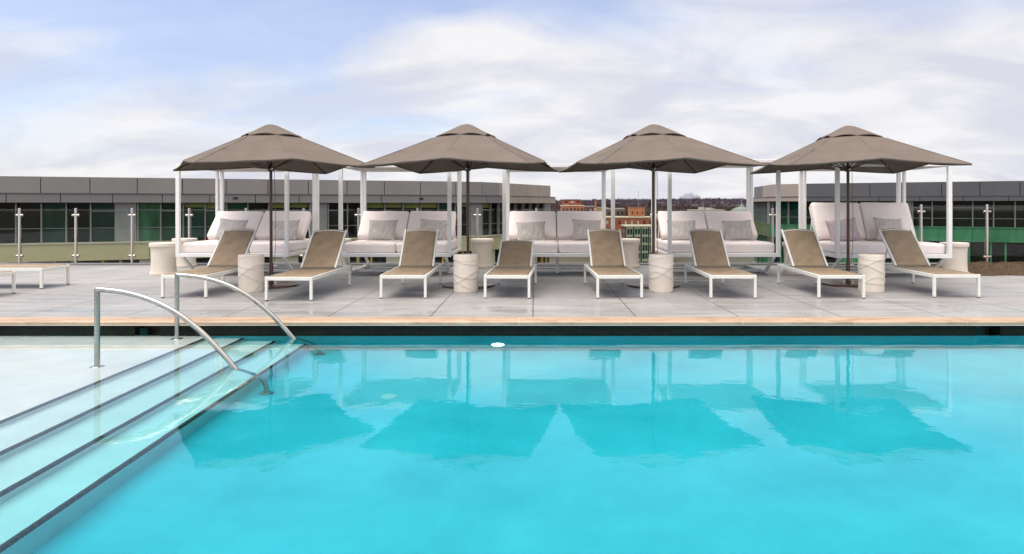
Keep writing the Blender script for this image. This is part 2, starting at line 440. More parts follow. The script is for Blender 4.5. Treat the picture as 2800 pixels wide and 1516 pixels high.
# walls: plaster below, dark tile band at the waterline; two skimmer mouths in the far band
SK = [(-4.55, -4.25), (5.02, 5.30)]
mb = MB()
mb.box(XL-.3, XR+.3, YF, YF+.25, FZ-.2, WZ-.06)
mb.box(XL-.3, XR+.3, YN-.3, YN, FZ-.2, WZ-.06)
mb.box(XL-.3, XL, YN, YF, FZ-.2, WZ-.06); mb.box(XR, XR+.3, YN, YF, FZ-.2, WZ-.06)
tag(mb.build('pool_walls', M['plaster_deep']), kind='structure')
mb = MB(); zt = -.057
xs = [XL-.3] + [q for p in SK for q in p] + [XR+.3]
for i in range(0, len(xs), 2): mb.box(xs[i], xs[i+1], YF-.006, YF+.25, WZ-.0599, zt-.001)
mb.box(XL-.3, XR+.3, YN-.3, YN+.006, WZ-.0599, zt-.001)
mb.box(XL-.3, XL+.006, YN+.007, YF-.007, WZ-.0599, zt-.001); mb.box(XR-.006, XR+.3, YN+.007, YF-.007, WZ-.0599, zt-.001)
tag(mb.build('waterline_tiles', M['tile_band']), kind='structure')
for (a, b_), side in zip(SK, ('behind the handrails', 'at the far right of the tile band')):
    t = thing('pool_skimmer', 'black skimmer mouth in the dark waterline tiles ' + side, 'skimmer', ((a+b_)/2, YF, WZ-.05), 0, 'skimmers in the far pool wall')
    w = b_-a
    m_ = MB(); m_.box(-w/2, w/2, .2, .24, -.01, .155); m_.box(-w/2, w/2, .0, .2, -.009, .01)
    m_.build('housing', M['dark_metal'], t)
    m_ = MB(); m_.box(-w/2+.02, -w/2+.12, .05, .06, .03, .12); m_.build('flap', M['pane_teal'], t)
# coping: bullnosed sandstone blocks with pale grout
def coping_run(mb, p0, p1, inward, seglen=1.27, start=0.0):
    p0, p1, inward = Vector(p0), Vector(p1), Vector(inward)
    d = (p1-p0); Ln = d.length; d.normalize()
    prof = [(0.30, -.057), (.30, 0), (.035, 0), (.022, -.003), (.010, -.010), (.003, -.020), (0, -.030), (.003, -.041), (.010, -.050), (.022, -.057)]
    s = -((seglen-start) % seglen)
    while s < Ln:
        a, b_ = max(0, s+.003), min(Ln, s+seglen-.003); s += seglen
        if b_-a < .01: continue
        vs = [p0 + d*a - inward*q + Vector((0,0,z)) for q, z in prof] + [p0 + d*b_ - inward*q + Vector((0,0,z)) for q, z in prof]
        n = len(prof); fs = [tuple(range(n)), tuple(range(2*n-1, n-1, -1))] + [(i, i+n, (i+1) % n+n, (i+1) % n) for i in range(n)]
        mb.add(vs, fs, 0)
    # grout core
    vs = [p0 - inward*q + Vector((0,0,z)) for q, z in ((.004,-.054),(.29,-.054),(.29,-.003),(.03,-.003),(.008,-.014),(.003,-.03))]
    vs = vs + [p + d*Ln for p in vs]; n = 6
    mb.add(vs, [tuple(range(n)), tuple(range(2*n-1, n-1, -1))] + [(i, i+n, (i+1) % n+n, (i+1) % n) for i in range(n)], 1)
mb = MB()
coping_run(mb, (XL, YF-.04, 0), (XR, YF-.04, 0), (0,-1,0), start=.43)
coping_run(mb, (XL, YN+.04, 0), (XR, YN+.04, 0), (0,1,0), start=.6)
coping_run(mb, (XL+.04, YN-.26, 0), (XL+.04, YF+.26, 0), (1,0,0)); coping_run(mb, (XR-.04, YN-.26, 0), (XR-.04, YF+.26, 0), (-1,0,0))
tag(mb.build('pool_coping', [M['coping'], M['grout']], smooth=True), kind='structure')
# deck around the pool
mb = MB()
yb = YF+.26
mb.box(-24, 16, yb, 15.35, -.45, 0)
mb.box(-24, 16, -7, YN-.26, -.45, 0)
mb.box(-24, XL-.26, YN-.26, yb, -.45, 0); mb.box(XR+.26, 16, YN-.26, yb, -.45, 0)
tag(mb.build('pool_deck', M['deck']), kind='structure')
mb = MB(); mb.box(-23.9, 15.9, -6.9, 15.25, -22, FZ-.3)
mb.box(-23.9, 15.9, yb+.15, 15.25, FZ-.29, -.46)
tag(mb.build('podium', M['concrete_dark']), kind='structure')
# water sheet
mb = MB(); mb.add([(XL,YN+.007,WZ),(XR,YN+.007,WZ),(XR,YF-.007,WZ),(XL,YF-.007,WZ)], [(0,1,2,3)])
tag(mb.build('pool_water', M['water']), kind='structure')
# underwater lamp on the far wall
t = thing('pool_light', 'round lit underwater lamp on the far pool wall', 'pool light', (-.42, YF, WZ-.50))
m_ = MB(); Mx = Matrix.Rotation(R(90), 4, 'X')
def disc_y(mb, r0, r1, y0, y1, n=24):
    vs, fs = [], []
    for k in range(n):
        c, s_ = math.cos(2*PI*k/n), math.sin(2*PI*k/n)
        vs += [(r0*c, y0, r0*s_), (r1*c, y1, r1*s_)]
    for k in range(n):
        a = 2*k; b_ = (2*k+2) % (2*n); fs.append((a, b_, b_+1, a+1))
    fs.append(tuple(2*k+1 for k in range(n)))
    mb.add(vs, fs)
disc_y(m_, .10, .09, 0, -.012); m_.build('rim', M['steel'], t)
m_ = MB(); disc_y(m_, .075, .07, -.012, -.03); m_.build('lens', M['lamp'], t)
# floor drain covers
m_ = MB(); m_.lathe([(.075, 0), (.075, .012), (.06, .02)], 24)
o = m_.build('drain_cover', M['plaster'], smooth=True); o.location = (-1.3, 6.2, FZ)
tag(o, 'round white drain cover on the turquoise pool floor', 'drain cover')

# ------------------------------------------------------------------ handrails
def handrail(p, q, zs, lab):
    p, q = Vector(p), Vector(q)                     # post foot on the shelf, rail at the waterline
    t = thing('pool_handrail', lab, 'handrail', (p.x, p.y, zs), 0, 'steel handrails on the pool steps')
    d = Vector((q.x-p.x, q.y-p.y, 0)); Lh = d.length; d.normalize()
    top = .72 - .02 + (WZ - zs)
    r = .0245
    m_ = MB(); m_.tube([(0,0,.0), (0,0,top-.02), (0,0,top+.005)], r, 16); m_.build('post', M['rail_steel'], t, True)
    # the long arc: level at the post, ever steeper to the waterline, then bending down to the pool floor
    pts = []
    K = [(0,.0),(.10,-.008),(.25,-.025),(.42,-.065),(.60,-.13),(.78,-.225),(.95,-.35),(1.12,-.51),(1.26,-.665),(1.37,-.80)]
    s = Lh/1.37
    for a, z in K: pts.append((d.x*a*s, d.y*a*s, top+z*.9))
    wz = WZ-zs
    for a, z in ((1.48, -.13), (1.575, -.27), (1.63,-.44), (1.65, -.62), (1.65, FZ-WZ+.01)):
        pts.append((d.x*a*s, d.y*a*s, wz+z))
    # smooth with Catmull-Rom
    P = [Vector(x) for x in pts]; out = []
    for i in range(len(P)-1):
        a, b_, c, e = P[max(i-1,0)], P[i], P[i+1], P[min(i+2,len(P)-1)]
        for k in range(6):
            u = k/6
            out.append(.5*((2*b_)+(c-a)*u+(2*a-5*b_+4*c-e)*u*u+(3*b_-3*c+e-a)*u**3))
    out.append(P[-1])
    m_ = MB(); m_.tube(out, r, 16); m_.build('rail', M['rail_steel'], t, True)
    m_ = MB(); m_.lathe([(.062,0),(.062,.008),(.045,.018),(.03,.022)], 24); m_.build('flange', M['rail_steel'], t, True)
    e = out[-1]; m_ = MB(); m_.lathe([(.062,0),(.062,.008),(.045,.018),(.03,.022)], 24, (e.x, e.y, e.z)); m_.build('flange', M['mullion'], t, True)
    return t
handrail((-4.05, 6.44), (-2.69, 6.29), WZ-.08, 'curved steel handrail across the pool steps, nearer the camera')
handrail((-3.99, 7.76), (-2.66, 7.72), WZ-.08, 'curved steel handrail across the pool steps, close to the far tiled wall')

# ------------------------------------------------------------------ sun loungers
def make_lounger(ang, label):
    root = thing('sun_lounger', label, 'sun lounger', group='sun loungers along the pool')
    W, Lg, Z = .655, 1.83, .33
    m_ = MB(); hw, hl = W/2, Lg/2
    for sx in (-1, 1): m_.box(sx*hw-(.035 if sx > 0 else 0), sx*hw+(.035 if sx < 0 else 0), -hl, hl, Z-.052, Z)
    for y in (-hl, hl-.035): m_.box(-hw+.036, hw-.036, y, y+.035, Z-.05, Z-.002)
    m_.box(-hw+.036, hw-.036, .27, .30, Z-.05, Z-.012)
    m_.build('frame', M['lounger_metal'], root, bevel=.004)
    for sx in (-1, 1):
        for sy in (-1, 1):
            x, y = sx*(hw-.0185), sy*(hl-.0185)
            l = MB(); l.box(x-.0185, x+.0185, y-.0185, y+.0185, .012, Z-.0525); lo = l.build('leg', M['lounger_metal'], root, bevel=.003)
            f = MB(); f.box(x-.016, x+.016, y-.016, y+.016, 0, .012); f.build('foot_cap', M['rubber'], lo)
    # seat sling, sagging a little between the rails
    n, k = 12, 8; vs, fs = [], []; hinge = .30
    y0, y1 = -hl+.02, hinge
    for i in range(n+1):
        for j in range(k+1):
            u = j/k*2-1; y = y0+(y1-y0)*i/n
            vs.append((u*(hw-.03), y, Z+.006-.014*(1-u*u)*math.sin(PI*(.12+.8*i/n))))
    for i in range(n):
        for j in range(k):
            a = i*(k+1)+j; fs.append((a, a+1, a+k+2, a+k+1))
    m_ = MB(); m_.add(vs, fs); o = m_.build('seat_sling', M['sling'], root, 'all')
    so = o.modifiers.new('thick', 'SOLIDIFY'); so.thickness = .006; so.offset = -1
    # backrest
    BL, bw = .80, .525
    ca, sa = math.cos(ang), math.sin(ang)
    def bp(x, s, h): return (x, hinge+s*ca-h*sa, Z+.012+s*sa+h*ca)
    n, k = 14, 12; vs, fs = [], []
    for i in range(n+1):
        for j in range(k+1):
            u = j/k*2-1; t = i/n
            s = t*(BL+.045*(1-u*u)); 
            bow = -.022*(1-u*u)*math.sin(PI*min(1, t*1.0)) - (.03*max(0, t-.9)/.1 if t > .9 else 0)
            vs.append(bp(u*(bw/2-.012), s, .014+bow))
    for i in range(n):
        for j in range(k):
            a = i*(k+1)+j; fs.append((a, a+1, a+k+2, a+k+1))
    m_ = MB(); m_.add(vs, fs); o = m_.build('backrest_sling', M['sling'], root, 'all')
    so = o.modifiers.new('thick', 'SOLIDIFY'); so.thickness = .007; so.offset = -1
    m_ = MB()
    for sx in (-1, 1): m_.bar(bp(sx*bw/2, 0, 0), bp(sx*bw/2, BL+.004, 0), .026, .034, up=(0,-sa,ca))
    m_.bar(bp(-bw/2+.014, .02, -.01), bp(bw/2-.014, .02, -.01), .022, .022)
    m_.tube([bp(-bw/2+.012, BL-.03, -.012)] + [bp(u*(bw/2-.012), BL-.03+.04*(1-u*u), -.012) for u in (-.6,-.2,.2,.6)] + [bp(bw/2-.012, BL-.03, -.012)], .012, 8)
    m_.build('backrest_frame', M['lounger_metal'], root, bevel=.003)
    m_ = MB()
    for sx in (-1, 1): m_.bar(bp(sx*(bw/2-.03), BL*.55, -.025), (sx*(bw/2-.03), hl-.12, Z-.03), .012, .022)
    m_.bar((-bw/2+.03, hl-.12, Z-.03), (bw/2-.03, hl-.12, Z-.03), .016, .016)
    m_.build('backrest_prop', M['lounger_metal'], root)
    return root
lg45 = make_lounger(R(44), 'x')
lg30 = make_lounger(R(28), 'tan sling lounger with the flattest backrest, in front of the central daybed')
first = True
LO = [(-4.92, 9.80, -1.5, 'tan sling lounger behind the two steel handrails, foot end cut by a rail'),
      (-3.34, 9.50, -1.5, 'tan sling lounger with feet nearest the pool, right of the far handrail'),
      (-1.86, 9.75, 1, 'tan sling lounger just left of the second drum table and umbrella base'),
      (1.17, 9.75, 1.5, 'tan sling lounger just left of the third stone drum table'),
      (2.80, 9.75, -1, 'tan sling lounger right of the third drum table, before the fourth daybed'),
      (4.335, 9.75, -2, 'sunlit tan sling lounger left of the rightmost stone drum table'),
      (6.00, 9.84, -1.5, 'sunlit tan sling lounger at the far right end of the poolside row')]
for x, y, rz, lab in LO:
    o = lg45 if first else copy_tree(lg45); first = False
    o.location = (x, y+.915, 0); o.rotation_euler = (0, 0, R(rz)); o['label'] = lab
lg30.location = (-.34, 9.75+.915, 0); lg30.rotation_euler = (0, 0, R(-3))
lgflat = make_lounger(R(3), 'x'); first = True
for x, y, lab in ((-7.68-.915, 11.17, 'white framed lounger foot at the left edge, farther from the pool'),
                  (-7.70-.915, 10.0, 'white framed lounger corner at the left edge, nearer the pool')):
    o = lgflat if first else copy_tree(lgflat); first = False
    o.location = (x, y, 0); o.rotation_euler = (0, 0, R(90)); o['label'] = lab

# ------------------------------------------------------------------ stone drum side tables (carved wrapping ridges)
def make_drum():
    n, k, H, r = 110, 70, .56, .186
    C = [(.42,.06,.3,.011), (.30,.10,2.2,.012), (.20,.09,4.3,.011), (.10,.12,.9,.010), (.50,.03,3.1,.007)]
    vs, fs = [], []
    for i in range(k+1):
        z = H*i/k
        for j in range(n):
            th = 2*PI*j/n; d = 0
            for a, b_, ph, h in C:
                zc = a + b_*math.sin(th+ph) + .02*math.sin(2*th+ph*1.7)
                s = z-zc
                h *= .72
                if s > 0: d += h*math.exp(-s/.07)
                elif s > -.012: d += h*(1+s/.012)
            e = 1
            rr = r-.006+d*.85
            if z > H-.012: rr -= (.012-(H-z))*.35
            if z < .012: rr -= (.012-z)*.35
            vs.append((rr*math.cos(th), rr*math.sin(th), z))
    for i in range(k):
        for j in range(n):
            j2 = (j+1) % n; fs.append((i*n+j, i*n+j2, (i+1)*n+j2, (i+1)*n+j))
    fs.append(tuple(range(n-1,-1,-1))); fs.append(tuple(k*n+j for j in range(n)))
    m_ = MB(); m_.add(vs, fs)
    return m_.build('drum_table', M['stone'], None, True)
dr = make_drum(); first = True
for x, y, rz, lab in ((-4.30, 10.55, 20, 'cream carved stone drum table behind the far handrail, under the leftmost umbrella'),
                      (-1.045, 10.55, 140, 'cream carved stone drum table under the second umbrella from the handrails'),
                      (1.915, 10.55, 35, 'cream carved stone drum table in front of the third umbrella base'),
                      (5.105, 10.55, 250, 'cream carved stone drum table between the two sunlit loungers at right')):
    o = dr if first else dr.copy()
    if not first: COL.objects.link(o)
    first = False
    o.location = (x, y, 0); o.rotation_euler = (0, 0, R(rz)); tag(o, lab, 'side table', 'carved stone drum tables between the loungers')

# ------------------------------------------------------------------ round pedestal tables beside the daybeds
def make_pedestal():
    t = thing('pedestal_table', 'x', 'side table', group='round stone pedestal tables by the daybeds')
    m_ = MB(); m_.lathe([(.235,.525),(.243,.53),(.245,.54),(.245,.588),(.242,.597),(.235,.60)], 48); m_.build('tabletop', M['stone'], t, True)
    m_ = MB(); m_.lathe([(.225,.055),(.217,.12),(.212,.25),(.212,.38),(.217,.48),(.222,.524)], 48); m_.build('pedestal', M['stone'], t, True)
    m_ = MB(); m_.lathe([(.236,0),(.242,.006),(.242,.05),(.236,.0545)], 48); m_.build('base', M['stone'], t, True)
    return t
pt = make_pedestal(); first = True
for x, y, lab in ((-6.97, 13.07, 'round stone pedestal table left of the leftmost daybed post'),
                  (-7.42, 14.75, 'round stone pedestal table behind the leftmost pedestal table, near the railing'),
                  (-4.10, 14.60, 'round stone pedestal table in the gap between the first and second daybeds'),
                  (-1.105, 14.62, 'round stone pedestal table behind the second umbrella pole, by the railing'),
                  (1.97, 14.60, 'round stone pedestal table between the central daybed and the third umbrella pole'),
                  (4.97, 13.25, 'round stone pedestal table behind the lounger between fourth and fifth daybeds'),
                  (7.93, 13.15, 'round stone pedestal table right of the rightmost daybed, beside the mulch bed')):
    o = pt if first else copy_tree(pt); first = False
    o.location = (x, y, 0); o['label'] = lab

# ------------------------------------------------------------------ umbrellas
HA, ZC, ZM, ZT = 1.28, 1.905, 1.995, 2.612
def canopy_z(x, y, top=ZT):
    ang = math.atan2(y, x)
    m = max(abs(x), abs(y)); q = min(abs(x), abs(y))
    if m < 1e-6: return top
    f = q/m                                   # 0 on the mid rib, 1 on the corner rib
    t = m/HA
    zm = top+(ZM-top)*t; zc = top+(ZC-top)*t
    z = zm*(1-f)+zc*f
    sag = .012*math.sin(PI*f)*t               # cloth hangs between ribs
    curve = -.006*math.sin(PI*t)
    return z - sag*.9 + curve
def make_umbrella():
    root = thing('patio_umbrella', 'x', 'umbrella', group='taupe umbrellas over the loungers')
    m_ = MB(); m_.lathe([(.42,0),(.425,.004),(.425,.026),(.415,.032),(.05,.038)], 64); m_.build('base_plate', M['base_bronze'], root, True)
    m_ = MB(); m_.lathe([(.05,.038),(.05,.055),(.033,.06),(.033,.36),(.03,.37)], 20); 
    pc = m_.build('base_sleeve', M['bronze'], root, True)
    for k in range(4):
        a = k*PI/2+.5
        b_ = MB(); b_.lathe([(.016,.036),(.016,.052),(.010,.060)], 10, (.09*math.cos(a), .09*math.sin(a), 0)); b_.build('bolt', M['chrome'], root, True)
    b_ = MB(); b_.tube([(.03,0,.32),(.075,0,.32)], .009, 8); b_.lathe([(.018,0),(.022,.012),(.018,.024)], 12, (.075, 0, .308)); b_.build('clamp_knob', M['chrome'], pc, True)
    m_ = MB(); m_.tube([(0,0,.06),(0,0,1.3),(0,0,2.52)], .0235, 16); m_.build('pole', M['bronze'], root, True)
    # canopy
    n = 24; vs, fs = [], []; hole = .22
    rings = [hole + (1-hole)*(i/14) for i in range(15)]
    per = []
    for s_ in range(4):
        for j in range(n):
            u = -1+2*j/n
            per.append({0:(1,u),1:(-u,1),2:(-1,-u),3:(u,-1)}[s_])
    for t in rings:
        for (px, py) in per:
            f = min(abs(px), abs(py))
            pull = 1-.014*math.sin(PI*f)*t     # eaves bow inward between ribs
            x, y = px*HA*t*pull, py*HA*t*pull
            z = canopy_z(px*HA*t, py*HA*t)
            z += .006*mnoise.noise(Vector((px*HA*t*5, py*HA*t*5, 3))) + .010*t*mnoise.noise(Vector((math.atan2(py, px)*4.2, t*1.6, 7)))
            vs.append((x, y, z))
    np_ = len(per)
    # hem
    for (px, py) in per:
        f = min(abs(px), abs(py)); pull = 1-.014*math.sin(PI*f)
        vs.append((px*HA*pull*1.001, py*HA*pull*1.001, canopy_z(px*HA, py*HA)-.022))
    for i in range(len(rings)):
        for j in range(np_):
            j2 = (j+1) % np_; fs.append((i*np_+j, (i+1)*np_+j, (i+1)*np_+j2, i*np_+j2))
    m_ = MB(); m_.add(vs, fs); o = m_.build('canopy', M['canopy'], root, True)
    so = o.modifiers.new('thick', 'SOLIDIFY'); so.thickness = .003; so.offset = -1
    # seams along the ribs
    m_ = MB()
    for k in range(8):
        a = k*PI/4; mid = (k % 2 == 0); ln = HA if mid else HA*math.sqrt(2)
        pts = []
        for i in range(9):
            s_ = .34+(1-.34)*i/8*.995
            x, y = math.cos(a)*ln*s_, math.sin(a)*ln*s_
            pts.append((x, y, canopy_z(x, y)+.001))
        m_.tube(pts, .004, 6)
    m_.build('seam', M['canopy'], o, True)
    # vent cap on top
    vs, fs = [], []; cr = [.0, .03, .06, .09, .13, .18, .23, .27, .30, .315]
    for t in cr:
        for (px, py) in per:
            f = min(abs(px), abs(py))
            lift = .036*math.sin(PI*f)*(max(0,t-.12)/.195)**2
            blunt = .030*math.exp(-(t/.035)**2)
            zz = canopy_z(px*HA*t, py*HA*t, ZT) + .009 + lift + .028*(1-t/.315) - blunt - (.010 if t > .31 else 0) + .004*mnoise.noise(Vector((px*4*t+9, py*4*t, 1)))
            vs.append((px*HA*max(t, .012), py*HA*max(t, .012), zz))
    for i in range(len(cr)-1):
        for j in range(np_):
            j2 = (j+1) % np_; fs.append((i*np_+j, (i+1)*np_+j, (i+1)*np_+j2, i*np_+j2))
    fs.append(tuple(range(np_)))
    m_ = MB(); m_.add(vs, fs); o = m_.build('vent_cap', M['canopy'], root, True)
    so = o.modifiers.new('thick', 'SOLIDIFY'); so.thickness = .004; so.offset = -1
    m_ = MB(); m_.lathe([(.045,1.86),(.05,1.87),(.05,1.92),(.035,1.95),(.027,1.96)], 16); hb = m_.build('hub', M['dark_metal'], root, True)
    b_ = MB(); b_.lathe([(.012,0),(.02,.01),(.02,.03),(.012,.04)], 10, (.0, -.062, 1.88)); b_.tube([(0,-.04,1.9),(0,-.062,1.9)], .008, 6); b_.build('pulley', M['chrome'], hb, True)
    b_ = MB(); b_.lathe([(.04,2.44),(.045,2.46),(.04,2.52)], 16); b_.build('top_hub', M['dark_metal'], root, True)
    for k in range(8):
        a = k*PI/4; mid = (k % 2 == 0); ln = HA if mid else HA*math.sqrt(2)
        c, s_ = math.cos(a), math.sin(a)
        def pt(f, dz): return (c*ln*f, s_*ln*f, canopy_z(c*ln*f, s_*ln*f)+dz)
        r_ = MB(); r_.bar((c*.04, s_*.04, 2.49), pt(.5, -.026), .016, .022); r_.bar(pt(.5, -.026), pt(.985, -.020), .016, .022)
        rb = r_.build('rib', M['bronze'], root)
        st = MB(); st.bar((c*.05, s_*.05, 1.90), pt(.5, -.038), .012, .016); st.build('strut', M['bronze'], rb)
    # pull cord hanging by the pole
    m_ = MB(); m_.tube([(.045,-.05,1.88),(.052,-.05,1.5),(.06,-.05,1.0),(.055,-.045,.6),(.04,-.03,.38)], .0035, 6); m_.build('pull_cord', M['dark_metal'], root, True)
    return root
um = make_umbrella(); first = True
for x, y, rz, lab in ((-4.27, 11.28, 33.5, 'taupe square umbrella nearest the handrails, leftmost of the four'),
                      (-1.075, 11.25, -10.9, 'taupe square umbrella second from the left, right of the second daybed'),
                      (1.925, 11.27, 10.7, 'taupe square umbrella third from the left, before the red brick town view'),
                      (5.16, 11.45, -4.1, 'taupe square umbrella at the right end of the row')):
    o = um if first else copy_tree(um); first = False
    o.location = (x, y, 0); o.rotation_euler = (R(random.uniform(-.3,.3)), R(random.uniform(-.3,.3)), R(rz)); o['label'] = lab

# ------------------------------------------------------------------ daybeds
def make_daybed(back_deg, blen, label, RZ=2.06):
    root = thing('daybed', label, 'daybed', group='white canopy daybeds along the glass railing')
    W, D = 2.06, 1.85; hw = W/2; S = .068
    wm = M['white_metal']
    # origin: middle of the front edge, on the deck
    m_ = MB()
    m_.box(-hw+S, hw-S, 0, .05, .36, .42); m_.box(-hw+S, hw-S, D-.05, D, .36, .42)
    for sx in (-1, 1):
        x = sx*(hw-S/2); m_.box(x-.025, x+.025, S, D-S, .362, .418)
    for x in (-.34, .34): m_.box(x-.02, x+.02, .051, D-.051, .37, .415)
    m_.box(-hw+S+.02, hw-S-.02, .06, D-.06, .417, .428)
    m_.build('platform_frame', wm, root, bevel=.004)
    for sx in (-1, 1):
        x = sx*(hw-S/2)
        for y, w in ((S/2, S), (D-S/2, S), (D-.25, .052)):
            p = MB(); p.box(x-w/2, x+w/2, y-w/2, y+w/2, .358 if w == S else .43, RZ-.0605); p.build('post', wm, root, bevel=.004)
    m_ = MB()
    for y in (0, D-S): m_.box(-hw, hw, y, y+S, RZ-.059, RZ)
    for sx in (-1, 1):
        x = sx*(hw-S/2); m_.box(x-S/2, x+S/2, S+.001, D-S-.001, RZ-.059, RZ)
    rf = m_.build('roof_frame', wm, root, bevel=.004)
    # roof cloth
    n = 12; vs, fs = [], []
    for i in range(n+1):
        for j in range(n+1):
            u, v = i/n*2-1, j/n*2-1
            vs.append((u*(hw-S*.9), D/2+v*(D/2-S*.9), RZ-.025-.045*(1-u*u)*(1-v*v)))
    for i in range(n):
        for j in range(n):
            a = i*(n+1)+j; fs.append((a, a+n+1, a+n+2, a+1))
    m_ = MB(); m_.add(vs, fs); o = m_.build('roof_cloth', M['sheer'], root, 'all')
    # splayed legs with floor bars
    for sx in (-1, 1):
        x = sx*(hw-.10)
        l = MB(); l.bar((x, .06, .359), (x, .53, .045), .05, .045); l.bar((x, .50, .035), (x, D+.12, .035), .05, .045); l.bar((x, D+.10, .045), (x, D-.35, .359), .05, .045)
        lo = l.build('leg', wm, root, bevel=.004)
        g = MB(); g.box(x-.045, x+.045, .66, .74, .004, .075); g.box(x-.045, x+.045, 1.6, 1.68, .004, .075); g.build('clamp', wm, lo, bevel=.006)
    for y in (.72, D-.10):
        m_ = MB(); m_.box(-hw+.13, hw-.13, y, y+.05, .02, .075); m_.build('floor_bar', wm, root, bevel=.004)
    m_ = MB(); m_.box(-.028, .028, .675, .7195, .0, .36); m_.build('middle_leg', wm, root, bevel=.004)
    # cushions
    cw = (W-2*S)/2-.008
    for sx in (-1, 1):
        c = rounded_box(cw, D-.14, .185, .045, 10, .010, 3+sx).build('seat_cushion', M['fabric'], root, 'all')
        c.location = (sx*(cw/2+.004), D/2+.01, .4285)
        a = R(back_deg)
        b_ = rounded_box(cw-.006, blen, .15, .04, 10, .010, 8+sx).build('back_cushion', M['fabric'], root, 'all')
        ly, lz = 1.02, .616
        b_.rotation_euler = (a, 0, 0)
        c_, s_ = math.cos(a), math.sin(a)
        b_.location = (sx*(cw/2+.004), ly + blen/2*c_+.02, lz + blen/2*s_+.03-.15*c_*.0)
        # move so that the front lower edge rests on the seat
        b_.location = (sx*(cw/2+.004), ly + blen/2*c_ + .15*s_, lz + blen/2*s_ - .15*c_ + .125*c_)
    a = R(back_deg); c_, s_ = math.cos(a), math.sin(a)
    for x in (-hw+.10, -.03, .03, hw-.10):
        m_ = MB(); off = -.014
        p0 = Vector((x, 1.03+.15*s_-off*s_, .61)); p1 = Vector((x, 1.03+.15*s_-off*s_ + (blen-.03)*c_, .61-.02+(blen-.03)*s_))
        m_.bar(p0, p1, .025, .025)
        m_.bar(p1.lerp(p0, .35), (x, min(D-.08, p1.y+.02), .43), .02, .02)
        m_.build('backrest_support', wm, root)
    return root
dA = make_daybed(44, .71, 'white canopy daybed at the left end of the row, by the handrails')
dB = make_daybed(64, .78, 'white canopy daybed at the right end, with upright backs and a mauve pillow')
DB = [(-5.54, 12.72, 0, 'white canopy daybed at the left end, beside the pair of pedestal tables'),
      (-2.56, 12.72, 0, 'white canopy daybed second from the left, just left of the second umbrella pole'),
      (.44, 12.72, 0, 'white canopy daybed in the centre, behind the flattest lounger'),
      (3.47, 12.72, 0, 'white canopy daybed fourth from the left, right of the brick town view')]
dD = make_daybed(44, .71, 'x', 2.145)
first = True; beds = []
for x, y, rz, lab in DB:
    o = dD if x > 3 else dA if first else copy_tree(dA); first = False
    o.location = (x, y, 0); o.rotation_euler = (0,0,R(rz)); o['label'] = lab; beds.append(o)
dB.location = (6.42, 12.42, 0); dB.rotation_euler = (0, 0, R(-.8))
m_ = MB(); m_.box(-.975, -.95, .985, 1.02, .618, .645); m_.build('seam_tag', M['red'], beds[0], bevel=.01)

# scatter pillows
def make_pillow(w, h, T, fluffy=0, seed=1):
    n = 26; mb = MB(); vs = []; 
    def pt(i, j, sg):
        u, v = i/n*2-1, j/n*2-1
        x = w/2*u*(1-.085*(1-v*v)*abs(u)**1.5); z = h/2*v*(1-.085*(1-u*u)*abs(v)**1.5)
        th = T/2*((1-u**4)*(1-v**4))**.62
        th *= 1+.18*mnoise.noise(Vector((u*1.7+seed, v*1.7, sg)))
        if fluffy and 0 < i < n and 0 < j < n: th += .010*abs(math.sin(v*17+1.8*math.sin(u*5)))+.006*mnoise.noise(Vector((u*9, v*14, 2)))
        # slump: the lower half bulges
        th *= 1-.18*v
        return (x, -sg*th, z)
    idx = {}
    for sg in (1, -1):
        for i in range(n+1):
            for j in range(n+1):
                edge = i in (0, n) or j in (0, n)
                k = (i, j, 0 if edge else sg)
                if k not in idx: idx[k] = len(mb.v); mb.v.append(pt(i, j, sg))
        for i in range(n):
            for j in range(n):
                q = [idx.get((a, b_, 0), idx.get((a, b_, sg))) for a, b_ in ((i,j),(i+1,j),(i+1,j+1),(i,j+1))]
                mb.f.append(tuple(q if sg > 0 else q[::-1])); mb.m.append(0)
    return mb
pm = [make_pillow(.575, .47, .17, 0, s).build('pillow', M['grey_pillow'], None, 'all') for s in (1, 5)]
fl = make_pillow(.60, .48, .19, 1, 3).build('pillow', M['mauve_pillow'], None, 'all')
PL = [(583, .0, 26, 4, 'grey melange pillow on the left half of the daybed by the handrails'),
      (716, .0, 32, -3, 'grey melange pillow behind the leftmost umbrella pole'),
      (962, .0, 30, 0, 'grey melange pillow on the left half of the second daybed'),
      (1090, .0, 28, 3, 'grey melange pillow on the right half of the second daybed'),
      (1336, -.02, 34, -2, 'grey melange pillow behind the flattest lounger on the central daybed'),
      (1476, .0, 28, 2, 'grey melange pillow on the right half of the central daybed'),
      (1715, .0, 32, 0, 'grey melange pillow just right of the third umbrella pole'),
      (1856, .0, 32, -2, 'grey melange pillow on the right half of the fourth daybed'),
      (2120, 0, 24, -6, 'fluffy mauve pillow on the left half of the rightmost daybed'),
      (2236, .02, 24, 3, 'grey melange pillow on the right half of the rightmost daybed')]
used = set()
for i, (vx, dz, tilt, roll, lab) in enumerate(PL):
    src = fl if 'mauve' in lab else pm[i % 2]
    yy = 13.62 if vx < 2000 else 13.22
    o = src if src.name not in used else src.copy()
    if src.name in used: COL.objects.link(o)
    used.add(src.name)
    o.location = ((vx-1345)*(yy+.02)/1750, yy, .612+.235*math.cos(R(tilt))+dz)
    o.rotation_euler = (R(-tilt), R(roll), R(random.uniform(-4, 4)))
    tag(o, lab, 'pillow', 'scatter pillows on the daybeds')

